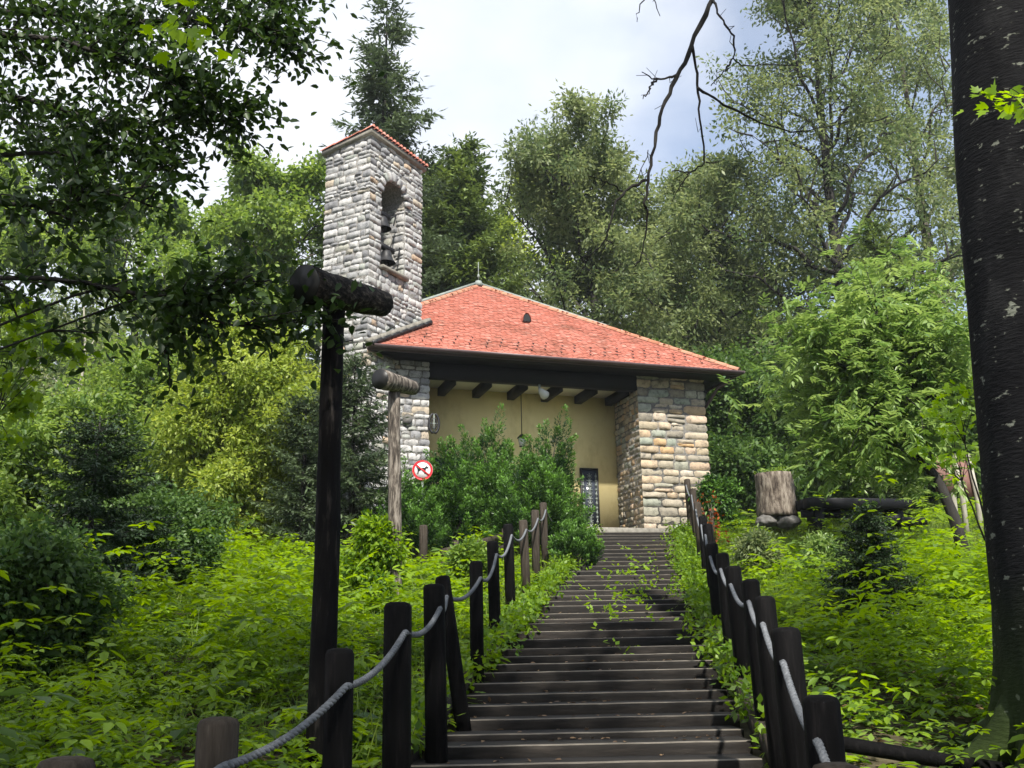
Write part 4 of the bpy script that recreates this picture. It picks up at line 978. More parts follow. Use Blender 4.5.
# --- large trees behind the chapel
d = 37; h_ = hgt(-6, d, 380)
plant('spruce_tree', 'tall dark spruce rising directly behind the bell tower', 'tree', conifer(h_, 5.0, 5, wh=.85, nb=7, tw=.18, nl=.62, nw=.085, tr=.3, cb=.15, droop=.34, prof_p=.75, dens=2), gp_(379, d))
d = 39; h_ = hgt(148, d, 468)
plant('spruce_tree', 'dense conifer behind the roof, just right of the bell tower', 'tree', conifer(h_, 3.6, 8, wh=.50, nb=11, tw=.18, nl=.55, nw=.09, tr=.28, cb=.1, droop=.12, prof_p=.5, dens=2, mat='fir', up_top=.8), gp_(466, d))
d = 50; h_ = hgt(168, d, 420)
plant('spruce_tree', 'smaller dark conifer between the tall spruce and the dense conifer', 'tree', conifer(h_, 3.8, 9, wh=.55, nb=9, tw=.2, nl=.55, nw=.09, tr=.28, cb=.1, droop=.15, prof_p=.5, dens=2, mat='fir', up_top=.8), gp_(436, d))
d = 58; h_ = hgt(150, d, 520)
plant('broadleaf_tree', 'sunlit yellow green tree showing between the conifer and the olive crowned tree', 'tree', broadleaf(h_, 6, 5, 12, 7, 46, .6, .3, .2, .3, 0, 41, mat='yellow'), gp_(528, d))
d = 43; h_ = hgt(168, d, 600)
plant('broadleaf_tree', 'olive crowned tree standing centrally behind the right half of the red roof', 'tree', broadleaf(h_, 4, 6.8, 28, 10, 72, .6, .24, .10, .36, 0, 12, mat='olive', upang=.7, prof_=lambda q: math.sin(math.pi*min(1, .22+.72*q))**.6, ncl=5, bark='barkdark'), gp_(605, d), 1.2)
d = 40; h_ = hgt(-70, d, 840)
plant('broadleaf_tree', 'very tall open crowned olive green tree left of the big trunk, sky showing through', 'tree', broadleaf(h_, 3, 6.3, 38, 10, 34, .6, .22, .10, .36, 0, 15, mat='olive', upang=.75, prof_=lambda q: .35+.65*math.sin(math.pi*min(1, .12+.75*q))**.8, ncl=4, bark='barkdark'), gp_(866, d), .4)
d = 48; h_ = hgt(190, d, 740)
plant('broadleaf_tree', 'broad olive tree behind the eave corner, filling the gap above it', 'tree', broadleaf(h_, 2.5, 7.0, 26, 10, 64, .65, .25, .11, .34, 0, 17, mat='olive', upang=.6, ncl=5, bark='barkdark'), gp_(728, d), 2)
d = 46; h_ = hgt(-40, d, 960)
plant('broadleaf_tree', 'tall pale tree half hidden behind the big dark trunk', 'tree', broadleaf(h_, 3, 6.0, 30, 9, 40, .55, .23, .10, .34, 0, 19, mat='olive', upang=.7, ncl=4), gp_(962, d), 2)
d = 30; h_ = hgt(225, d, 920)
plant('spruce_tree', 'young green conifer rising behind the large bright shrub', 'tree', conifer(h_, 2.6, 22, wh=.42, nb=9, tw=.15, nl=.42, nw=.07, cb=.05, mat='fir', prof_p=.7, dens=2), gp_(905, d))
d = 40; h_ = hgt(172, d, 250)
plant('broadleaf_tree', 'bright green broadleaf tree left of the bell tower', 'tree', broadleaf(h_, 4, 5.6, 20, 9, 62, .5, .24, .14, .34, 0, 25, mat='broad', upang=.55, ncl=5), gp_(262, d), 1)
d = 44; h_ = hgt(195, d, 150)
plant('broadleaf_tree', 'pale green tree at the left, seen beneath the overhanging branches', 'tree', broadleaf(h_, 4, 6.2, 20, 8, 56, .55, .25, .14, .34, 0, 27, mat='broad', upang=.5, ncl=5), gp_(120, d), 2.4)
d = 42; h_ = hgt(170, d, 0)
plant('broadleaf_tree', 'large green tree behind everything at the left edge', 'tree', broadleaf(h_, 4, 6.0, 20, 8, 56, .55, .25, .14, .34, 0, 29, mat='broad', upang=.5, ncl=5), gp_(-30, d), 0)
d = 31; h_ = hgt(330, d, 100)
plant('pale_tree', 'thin leaning tree with a bare pale stem in the left background', 'tree', broadleaf(hgt(290, d, 75), 2.6, 2.2, 9, 5, 30, .4, .16, .09, .10, 0, 33, mat='olive', bark='palebark', lean=(-.3, 0), wobt=.15, ncl=3), gp_(76, d))
plant('pale_tree', 'second thin pale stemmed tree leaning right in the left background', 'tree', broadleaf(hgt(330, d, 125), 2.8, 2.0, 8, 5, 30, .4, .16, .09, .09, 0, 34, mat='olive', bark='palebark', lean=(1.6, 0), wobt=.15, ncl=3), gp_(105, d), 0)
# right, lower masses beside the chapel
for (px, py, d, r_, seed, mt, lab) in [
    (5, 585, 9.5, .8, 56, 'dark', 'dark leaved bush low at the left edge of the picture'),  # added in dark leaf colour to fill the dark left side
    (150, 530, 15.5, .9, 57, 'dark', 'dark leaved bush right of the small dark spruce'),
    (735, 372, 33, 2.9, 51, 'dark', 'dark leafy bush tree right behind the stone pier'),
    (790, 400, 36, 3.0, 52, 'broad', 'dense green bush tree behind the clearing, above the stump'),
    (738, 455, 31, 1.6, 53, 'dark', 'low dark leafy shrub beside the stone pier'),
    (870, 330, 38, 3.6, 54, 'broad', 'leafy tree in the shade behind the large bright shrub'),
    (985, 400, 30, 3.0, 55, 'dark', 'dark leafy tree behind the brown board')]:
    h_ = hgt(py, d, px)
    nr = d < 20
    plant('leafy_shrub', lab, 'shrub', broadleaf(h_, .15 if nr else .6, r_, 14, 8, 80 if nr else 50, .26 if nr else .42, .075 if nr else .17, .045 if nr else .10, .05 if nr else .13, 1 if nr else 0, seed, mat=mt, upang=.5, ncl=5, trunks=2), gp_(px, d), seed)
# left masses
d = 24; h_ = hgt(350, d, 235)
plant('broadleaf_bush', 'rounded yellow green bush tree left of the tall blackened log post', 'shrub', broadleaf(h_, .5, 2.1, 16, 8, 60, .34, .13, .06, .09, 0, 61, mat='yellow', upang=.7, ncl=5, trunks=3), gp_(240, d))
d = 27; h_ = hgt(395, d, 170)
plant('broadleaf_bush', 'green bush between the yellow green bush and the small spruce', 'shrub', broadleaf(h_, .5, 2.3, 13, 8, 50, .38, .14, .07, .09, 0, 62, mat='broad', upang=.6, ncl=5, trunks=3), gp_(165, d))
d = 19; h_ = hgt(440, d, 30)
plant('broadleaf_bush', 'green bush at the left edge behind the small dark spruce', 'shrub', broadleaf(h_, .3, 1.9, 12, 8, 50, .32, .12, .07, .07, 1, 63, mat='broad', upang=.5, ncl=5, trunks=3), gp_(10, d))
d = 13.5; h_ = hgt(418, d, 90)
plant('young_spruce', 'small dark spruce in the undergrowth at the left', 'tree', conifer(h_, 1.5, 70, wh=.20, nb=9, tw=.07, nl=.22, nw=.028, tr=.05, cb=.03, prof_p=.6, dens=2, mat='sprucedark'), gp_(93, d))
d = 13; h_ = hgt(520, d, 870)
plant('young_spruce', 'small dark spruce standing in the bright undergrowth below the black bench', 'tree', conifer(hgt(508, 12, 862), .72, 71, wh=.10, nb=11, tw=.045, nl=.15, nw=.018, tr=.03, cb=.02, prof_p=.75, dens=3, mat='sprucedark'), gp_(864, 12))
d = 24
plant('fir_tree', 'dark juniper like conifer between the yellow green bush and the tower base', 'tree', conifer(hgt(372, d, 352), 1.5, 72, wh=.28, nb=9, tw=.10, nl=.3, nw=.04, tr=.07, cb=.03, prof_p=.45, dens=2, droop=.05, up_top=.8), gp_(352, 21.8))
plant('fir_tree', 'dark conifer bush left of the tower base, partly behind the blackened log post', 'tree', conifer(hgt(400, 22, 310), 1.3, 73, wh=.28, nb=9, tw=.10, nl=.3, nw=.04, tr=.07, cb=.03, prof_p=.45, dens=2, droop=.05, up_top=.8), gp_(303, 22.5))
# yews in front of the porch
for (px, py, d, rx, seed, lab) in [
    (487, 456, 22.5, .60, 81, 'upright yew bush with the highest feathery top before the porch left half'),
    (549, 456, 22.3, .50, 82, 'bright tipped yew bush nearest to the grille door'),
    (520, 480, 21.8, .75, 83, 'yew bush in the middle, below the hanging lantern'),
    (447, 474, 22.0, .72, 84, 'low yew bush beside the no dogs sign'),
    (414, 500, 21.8, .62, 85, 'lowest dark yew bush left of the no dogs sign')]:
    h_ = hgt(py, d, px)
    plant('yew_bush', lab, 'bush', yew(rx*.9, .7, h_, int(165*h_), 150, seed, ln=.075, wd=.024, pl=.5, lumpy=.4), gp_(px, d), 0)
plant('yew_bush', 'small round dark bush at the left edge of the upper steps', 'bush', yew(.36, .36, hgt(532, 20.2, 572), 150, 110, 86, ln=.06, wd=.022, pl=.28), gp_(574, 20.2))
# big bright shrub tree on the right with a curved trunk
d = 19; base = np.array(gp_(965, d-1)); r = np.random.default_rng(90)
el = thing('elder_tree', 'large bright green shrub tree with a leaning curved trunk, right of the chapel', 'tree', tuple(base))
tb = MB(); lb = MB()
TP = np.array([at(x_, y_, dd) for x_, y_, dd in [(968, 545, 18), (955, 520, 18), (938, 480, 18.1), (915, 452, 18.3), (895, 400, 18.6), (880, 340, 19)]])-base; TP[0, 2] = -.3
tb.tube(TP, [.12, .105, .09, .08, .06, .04], 9, noise_=.03)
ctr = []
for k_ in range(60):
    f_ = r.uniform(.45, 1); p0 = np.array([np.interp(f_*5, range(6), TP[:, q_]) for q_ in range(3)])
    tx = r.uniform(0, 1); az = r.uniform(0, 6.28); rr_ = math.sqrt(r.uniform(.1, 1))
    py = r.uniform(262, 456); half = np.interp(py, [262, 300, 400, 450, 475], [35, 82, 110, 80, 30])
    px = 868+half*r.uniform(-1, 1)+(8 if py < 350 else 0)
    p1 = at(px, py, 18.8+r.normal()*1.0)-base
    Q = curve_pts(p0, p1, 6, .10, .05, r); tb.tube(Q, np.linspace(.028, .006, 6), 5)
    for j_ in range(9): g_ = r.uniform(.45, 1.05); ctr.append(p0+(p1-p0)*g_+r.normal(size=3)*.26)
ctr = np.array(ctr); K_ = len(ctr)
# compound leaves: an arching stalk with paired drooping leaflets
for rep_ in range(7):
    c0 = ctr+r.normal(size=(K_, 3))*.22; dv = rnd_dir(K_, .15, r); dv[:, 1] -= .2; dv /= np.linalg.norm(dv, axis=1)[:, None]; sd_ = np.cross(dv, [0, 0, 1.]); sd_ /= np.linalg.norm(sd_, axis=1)[:, None]
    tn = r.uniform(.1, .9, K_)
    for s_ in (.25, .5, .75, 1.0):
        for sg in (-1, 1):
            b_ = c0+dv*s_*.26-np.array([0, 0, 1.])*(.05*s_**2)
            leaves(lb, b_, sd_*sg*(.9 if s_ < 1 else .25)+dv*.6+np.array([0, 0, -.25]), np.array([0, 0, 1.])+r.normal(size=(K_, 3))*.25, .18*r.uniform(.8, 1.2, K_), .065, np.clip(tn+r.normal(size=K_)*.1, 0, 1), 1)
link('trunk', tb.mesh('trunk', MT['barkdark'], True), el); link('crown', lb.mesh('crown', MT['elder']), el)

# --- big dark trunk at the right with roots, its crown high above, and a bare dead limb
bt_base = np.array([3.72, 6.6, 0]); bt_base[2] = float(ground(3.72, 6.6))
bt = thing('beech_tree', 'massive dark beech trunk at the right edge with mossy roots', 'tree', tuple(bt_base))
r = np.random.default_rng(100)
ph = np.arange(40)*2*math.pi/40; zs = np.concatenate([[-.35, -.1, .05, .15, .3, .5, .75, 1.1], np.linspace(1.6, 13, 24)])
cxs = np.interp(zs, [-.3, 0, 1.4, 2.6, 4.3, 5.4, 13], [-.12, -.12, -.12, -.07, .0, .10, .4]); R_ = np.interp(zs, [0, .4, 1, 3, 6, 13], [.58, .52, .49, .455, .41, .28])
V = []
for z_, c_, rr_ in zip(zs, cxs, R_):
    flare = np.exp(-max(z_, -.3)*2.6); k5 = .5*np.clip(np.cos(ph*5+.5), -.25, 1)**1*flare
    q = rr_*(1+k5+.10*flare+.018*np.sin(ph*3+z_*1.3)+.012*np.sin(ph*7-z_*2)+.006*r.normal(size=40))
    V.append(np.stack([c_+q*np.cos(ph), q*np.sin(ph), np.full(40, z_)], 1))
V = np.concatenate(V); i_ = np.arange(len(zs)-1)[:, None]*40; j_ = np.arange(40)[None]; k_ = (j_+1) % 40
me = make_mesh('trunk', V, [(np.stack([i_+j_, i_+k_, i_+40+k_, i_+40+j_], -1).reshape(-1, 4), 0)], [MT['bigbark']], None, True); link('trunk', me, bt)
mb = MB()
for az, L_, r0 in ((2.95, .85, .20), (3.5, .75, .17), (4.1, .8, .14), (2.2, 1.0, .13), (5.1, .8, .12)):
    t_ = np.linspace(0, 1, 8); x_ = math.cos(az)*(.34+L_*t_); y_ = math.sin(az)*(.34+L_*t_)
    gz_ = ground(x_+bt_base[0], y_+bt_base[1])-bt_base[2]
    mb.tube(np.stack([x_, y_, gz_+.62*(1-t_)**2.0+.02-.07*t_], 1), r0*(1-.75*t_)+.01, 10, noise_=.03)
mb.build('root', MT['bigbark'], bt, True)
ctr = []; tb = MB()
limbs = [((0, 0, 7.5), (-4.0, -4.5, 10.0)), ((0, 0, 8.5), (-6.0, -7.5, 11.0)), ((0, 0, 8), (-2.0, -8.5, 10.5)), ((0, 0, 9), (3, -7, 11.5)), ((0, 0, 9.5), (4, -3, 12)), ((0, 0, 8), (-5, -10, 9.6))]  # limbs swept backwards so the unseen crown shades only the foreground
for p0, p1 in limbs:
    p0 = np.array(p0, float); p1 = np.array(p1, float); Q = curve_pts(p0, p1, 8, .08, .04, r); tb.tube(Q, np.linspace(.14, .02, 8), 7)
    for j_ in range(16):
        g_ = r.uniform(.3, 1); q0 = p0+(p1-p0)*g_; q1 = q0+rnd_dir(1, .1, r)[0]*r.uniform(.8, 2.0); tb.tube(curve_pts(q0, q1, 4, .05, .08, r), [.03, .02, .012, .006], 4, caps=False)
        for c__ in range(5): ctr.append(q0+(q1-q0)*r.uniform(.3, 1.1)+r.normal(size=3)*.25)
link('limb', tb.mesh('limb', MT['barkdark'], True), bt)
lb = MB(); CROWN_SKIP = None
ctr = np.array(ctr)
# keep the crown above the picture
W_ = ctr+bt_base; zc_ = W_@FW; up_ = (W_@CU)/np.maximum(zc_, .01)
ctr = ctr[(up_ > .43) | (zc_ < .5)]
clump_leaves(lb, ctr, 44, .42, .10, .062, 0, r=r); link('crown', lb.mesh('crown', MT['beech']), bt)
# the bare dead limb that hangs in front of the sky
def limbpath(pts): return np.array([at(x_, y_, d_) for x_, y_, d_ in pts])-bt_base
mb = MB()
LP = [([(770, -190, 7.6), (745, -80, 7.3), (712, 0, 7.0), (692, 45, 6.95), (676, 80, 6.9), (661, 112, 6.9), (654, 145, 6.85), (648, 180, 6.8), (645, 205, 6.8), (648, 210, 6.85), (646, 235, 6.9), (640, 262, 6.95)], .025, .005),
      ([(676, 75, 6.9), (655, 80, 6.8), (642, 72, 6.7)], .010, .004), ([(657, 79, 6.8), (650, 88, 6.75), (643, 99, 6.7)], .008, .004),
      ([(692, 42, 6.95), (697, 80, 7.0), (700, 120, 7.1), (706, 162, 7.2), (690, 172, 7.2), (672, 171, 7.3)], .012, .004), ([(690, 172, 7.2), (680, 185, 7.2), (672, 202, 7.2)], .007, .003), ([(706, 162, 7.2), (716, 163, 7.3)], .006, .003),
      ([(698, 88, 7.0), (722, 103, 7.3), (757, 121, 7.6), (793, 134, 7.9), (835, 125, 8.2)], .012, .004),
      ([(712, 0, 7.0), (722, 20, 6.9), (734, 37, 6.9), (733, 58, 6.95), (742, 66, 7.0), (770, 64, 7.2), (800, 66, 7.4)], .010, .003), ([(733, 58, 6.95), (722, 74, 6.9), (711, 86, 6.9)], .008, .003),
      ([(646, 180, 6.8), (626, 190, 6.75), (615, 205, 6.7), (608, 228, 6.7), (606, 240, 6.7), (590, 256, 6.7), (576, 280, 6.7)], .012, .003), ([(623, 191, 6.75), (605, 182, 6.7), (588, 176, 6.6)], .007, .003), ([(606, 239, 6.7), (614, 246, 6.7)], .005, .003),
      ([(648, 150, 6.85), (635, 185, 6.8), (652, 205, 6.8)], .004, .003),
      ([(700, -40, 7), (660, -20, 7), (640, 5, 6.9), (637, 22, 6.9)], .008, .003), ([(690, -45, 7), (652, -5, 6.8), (660, 16, 6.8)], .007, .003)]
for pts, r0, r1 in LP:
    P = limbpath(pts); n2 = len(P)*4; u_ = np.linspace(0, len(P)-1, n2); P2 = np.stack([np.interp(u_, range(len(P)), P[:, q_]) for q_ in range(3)], 1)
    P2[1:-1] += r.normal(size=(n2-2, 3))*.006
    mb.tube(P2, np.linspace(r0, r1, n2)*(1+.1*r.normal(size=n2)), 6)
    for _ in range(3):
        q0 = P2[r.integers(2, n2-1)]; mb.tube([q0, q0+rnd_dir(1, 0, r)[0]*.05, q0+rnd_dir(1, 0, r)[0]*.10], [.004, .003, .002], 4)
P = np.array([[0, 0, 6.4], [-.8, -.1, 6.9], [-1.4, 0, 7.1]]); P = np.concatenate([P, limbpath(LP[0][0])[:1]]); mb.tube(P, [.07, .055, .045, .034], 7)
mb.build('dead_limb', MT['barkdark'], bt, True)

# bright maple sprays near the big trunk
def maple_spray(name, label, pts, d, n_, size, seed, mat='maple', stem_from=None):
    r = np.random.default_rng(seed); c_ = np.array([at(x_, y_, d+r.normal()*.12) for x_, y_ in pts]); base = c_.mean(0)
    o_ = thing(name, label, 'foliage', tuple(base)); tb = MB(); lb = MB()
    s0 = at(*stem_from, d+.2)-base
    m0 = s0*.35; tb.tube(curve_pts(s0, m0, 5, .05, .03, r), [.010, .009, .008, .007, .006], 5)
    for q in c_: tb.tube(curve_pts(m0, q-base, 5, .05, .04, r), [.005, .004, .003, .003, .002], 4)
    id_ = r.integers(0, len(c_), n_); b_ = c_[id_]-base+r.normal(size=(n_, 3))*size*.75*np.array([1, 1, .5])
    dd = rnd_dir(n_, -.5, r); nn = np.array([0, -.5, 1.])+r.normal(size=(n_, 3))*.45
    leaves(lb, b_, dd, nn, size*r.uniform(.7, 1.2, n_), size*1.05*r.uniform(.8, 1.1, n_), r.uniform(.2, 1, n_), 2)
    link('twig', tb.mesh('twig', MT['barkdark'], True), o_); link('leaves', lb.mesh('leaves', MT[mat]), o_)
    return o_
maple_spray('maple_sprig', 'small bunch of bright maple leaves in front of the big trunk near the top', [(990, 95), (1003, 88), (1012, 100), (1002, 112), (1022, 92), (1020, 112)], 5.2, 40, .085, 201, stem_from=(1060, 95))
maple_spray('maple_sapling', 'bright maple leaves beside the big trunk, upper spray of the sapling', [(940, 400), (955, 385), (968, 392), (950, 412), (972, 405), (935, 412), (962, 420)], 9.0, 110, .085, 202, stem_from=(985, 520))
maple_spray('maple_sapling', 'bright maple leaves just above the brown board, lower spray of the sapling', [(925, 448), (940, 432), (955, 438), (968, 445), (948, 458), (972, 462), (930, 462), (960, 455)], 9.0, 110, .08, 203, stem_from=(985, 540))
maple_spray('maple_sprig', 'bright maple leaves hanging among the dark overhanging branches, top left', [(160, 8), (178, 12), (150, 22), (172, 28), (190, 35), (205, 28), (185, 50), (200, 45)], 4.6, 34, .10, 204, stem_from=(210, -40))  # brightness comes from the maple leaf colour
maple_spray('maple_sapling', 'green maple sapling leaves reaching in from the left edge', [(5, 300), (20, 320), (40, 330), (10, 345), (60, 345), (30, 360), (5, 380), (15, 410), (70, 350), (25, 400), (10, 440)], 7.5, 330, .10, 205, mat='herb', stem_from=(-60, 520))

# --- overhanging beech at the left: trunk out of the picture, branches reaching in
ob = np.array([-7.2, 8.5, 0]); ob[2] = float(ground(ob[0], ob[1]))
ot = thing('overhanging_tree', 'dark leafy branches of a tree overhanging the whole top left corner', 'tree', tuple(ob)); r = np.random.default_rng(300)
tb = MB(); zt = np.linspace(-.3, 14, 12); tb.tube(np.stack([.02*zt, 0*zt, zt], 1), np.linspace(.34, .08, 12), 12, noise_=.02); link('trunk', tb.mesh('trunk', MT['barkdark'], True), ot)
tb = MB(); tw_base = []; tw_dir = []
def limb3(pts, r0, r1, ntw, tl, side=1.0):
    P = np.array([at(x_, y_, d_) for x_, y_, d_ in pts])-ob
    zt_ = np.clip(P[0, 2]-.8, 1.5, 12)
    P = np.concatenate([[[0.02*zt_, 0, zt_]], P]); n2 = len(P)*5; u_ = np.linspace(0, len(P)-1, n2)
    P2 = np.stack([np.interp(u_, range(len(P)), P[:, q_]) for q_ in range(3)], 1); P2[1:-1] += r.normal(size=(n2-2, 3))*.015
    for _ in range(2): P2[1:-1] = (P2[:-2]+P2[1:-1]*2+P2[2:])/4
    tb.tube(P2, np.linspace(r0, r1, n2), 7)
    for _ in range(ntw):
        k_ = r.integers(4, n2-1); q0 = P2[k_]; fw = P2[min(k_+1, n2-1)]-P2[k_-1]; fw /= np.linalg.norm(fw)+1e-6
        dd = fw*.9+rnd_dir(1, -.05, r)[0]*np.array([1, 1, .55])*side; dd /= np.linalg.norm(dd); L_ = tl*r.uniform(.5, 1.2)
        q1 = q0+dd*L_; Q = curve_pts(q0, q1, 5, .03, .05, r); tb.tube(Q, [.010, .008, .006, .004, .003], 4, caps=False)
        for s_ in np.linspace(.15, 1.0, max(4, int(L_/.09))):
            p_ = q0+(q1-q0)*s_; d2 = dd*.5+rnd_dir(1, 0, r)[0]*np.array([1, 1, .4]); d2 /= np.linalg.norm(d2)
            tw_base.append(p_); tw_dir.append(d2)
limb3([(-40, 10, 8.5), (60, 14, 8.3), (130, 22, 8.2), (210, 18, 8.1), (262, 28, 8.0), (280, 40, 8.0)], .045, .006, 85, .5)
limb3([(-60, 90, 8.6), (40, 100, 8.4), (90, 122, 8.3), (150, 125, 8.2), (205, 108, 8.0), (240, 118, 8.0)], .04, .006, 80, .45)
limb3([(-60, 30, 7.2), (60, 40, 7.4), (130, 65, 7.5), (175, 78, 7.6), (205, 88, 7.7)], .035, .006, 75, .5)
limb3([(-60, -50, 9), (80, -40, 9), (180, -20, 9), (255, -8, 9), (285, 2, 9)], .05, .006, 80, .55)
limb3([(-60, 160, 8.0), (40, 152, 8.0), (90, 150, 8.0), (145, 150, 8.0), (165, 160, 8)], .03, .005, 50, .45)
limb3([(-60, 200, 7.0), (30, 205, 7.0), (60, 215, 7.0), (90, 190, 7.0), (150, 205, 7.0)], .025, .005, 30, .5)
limb3([(-60, 272, 6.6), (30, 277, 6.6), (95, 285, 6.6), (145, 297, 6.6), (185, 303, 6.6), (230, 328, 6.6), (300, 322, 6.7), (312, 315, 6.7)], .022, .004, 36, .4)
limb3([(95, 285, 6.6), (165, 300, 6.6), (178, 320, 6.5), (172, 340, 6.5), (158, 357, 6.5)], .012, .003, 18, .28)
limb3([(140, 296, 6.6), (190, 300, 6.6), (225, 285, 6.6), (270, 280, 6.6)], .010, .003, 20, .35)
limb3([(-60, 60, 10), (30, 130, 10), (50, 160, 10), (90, 175, 10), (100, 230, 10)], .03, .004, 50, .55)
b_ = np.array(tw_base); dd = np.array(tw_dir); 
nb0 = len(b_); b_ = np.concatenate([b_]+[b_+r.normal(size=b_.shape)*q_ for q_ in (.05, .09, .12, .15, .18)]); dd = np.concatenate([dd]+[rnd_dir(nb0, -.2, r) for q_ in range(5)])
nn = np.array([0, 0, 1.])+r.normal(size=b_.shape)*.5
b_ = b_[:]; lb = MB(); leaves(lb, b_, dd+np.array([0, 0, -.15]), nn, .085*r.uniform(.7, 1.3, len(b_)), .05*r.uniform(.8, 1.2, len(b_)), r.uniform(0, 1, len(b_)), 1)
link('branches', tb.mesh('branches', MT['barkdark'], True), ot)
# unseen leaf canopy added above the frame to shade the foreground
ctr = []
for _ in range(760):
    p_ = np.array([r.uniform(-3, 9.5), r.uniform(-15, -6.5), r.uniform(7, 11.5)]); ctr.append(p_)
ctr = np.array(ctr); W_ = ctr+ob; zc_ = W_@FW; up_ = (W_@CU)/np.maximum(zc_, .01); ctr = ctr[(up_ > .45) | (zc_ < .5)]
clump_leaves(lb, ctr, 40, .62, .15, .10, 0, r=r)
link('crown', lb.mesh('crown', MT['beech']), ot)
# two unseen trees added behind the viewpoint to shade the foreground
for k_, (x_, y_, lab) in enumerate([(-2.5, -7.5, 'unseen leafy tree added behind the viewpoint, its shade falling on the lowest steps'), (5.5, -8.5, 'second unseen leafy tree added behind the viewpoint for shade, nearer the big trunk side')]):
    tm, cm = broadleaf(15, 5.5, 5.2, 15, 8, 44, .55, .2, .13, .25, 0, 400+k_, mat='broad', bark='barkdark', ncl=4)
    plant('added_shade_tree', lab, 'tree', (tm, cm), (x_, y_, float(ground(x_, y_))), k_)

# --- far wood that reads as one mass
r = np.random.default_rng(500); tb = MB(); lb = MB()
for k_ in range(100):
    a__ = r.uniform(-.62, .62); Y_ = r.uniform(56, 100); x_ = a__*Y_; g_ = float(ground(x_, Y_))
    pxk = 512+1000*x_/Y_
    hmax = 15 if 180 < pxk < 520 else (21 if pxk > 640 else 19)
    h_ = min(hmax, r.uniform(12, 27)); rr_ = r.uniform(3, 4.8)
    tb.tube([(x_, Y_, g_-.5), (x_+r.normal()*.4, Y_, g_+h_*.6), (x_, Y_, g_+h_*.9)], [.3, .2, .05], 6)
    n_ = 80; az = r.uniform(0, 6.28, n_); q = r.uniform(0, 1, n_)**.4; el_ = np.arcsin(r.uniform(-1, 1, n_))
    c_ = np.stack([x_+rr_*q*np.cos(az)*np.cos(el_), Y_+rr_*q*np.sin(az)*np.cos(el_), g_+h_*.55+h_*.45*q*np.sin(el_)], 1)
    clump_leaves(lb, c_, 22, .9, .55, .34, 0, r=r, tone_c=np.full(n_, r.uniform(.1, .9)))
me = tb.mesh('far_wood', [MT['bark'], MT['broad']], True)
# one object: trunks and foliage joined
both = MB(); both.v = tb.v+lb.v; both.t = tb.t+lb.t; both.n = tb.n+lb.n
for (kk_, mi), fs in tb.g.items(): both.g.setdefault((kk_, 0), []).extend(fs)
for (kk_, mi), fs in lb.g.items(): both.g.setdefault((kk_, 1), []).extend([f_+tb.n for f_ in fs])
o = both.build('far_wood', [MT['bark'], MT['broad']]); tag(o, 'distant wooded slope closing the view behind the nearer trees', 'wood', kind='stuff')
# understorey: low leafy mass at the edge of the wood
lb = MB(); n_ = 900; a__ = r.uniform(-.66, .66, n_); Y_ = r.uniform(30, 52, n_); x_ = a__*Y_
ok = ~((x_ > -7) & (x_ < 5.5) & (Y_ < 44)); x_, Y_ = x_[ok], Y_[ok]
c_ = np.stack([x_, Y_, ground(x_, Y_)+r.uniform(.1, 1, len(x_))**1.5*3.2], 1)
clump_leaves(lb, c_, 60, .75, .24, .14, 0, r=r); o = lb.build('understorey', [MT['dark']]); tag(o, 'dark low scrub filling the edge of the wood', 'scrub', kind='stuff')

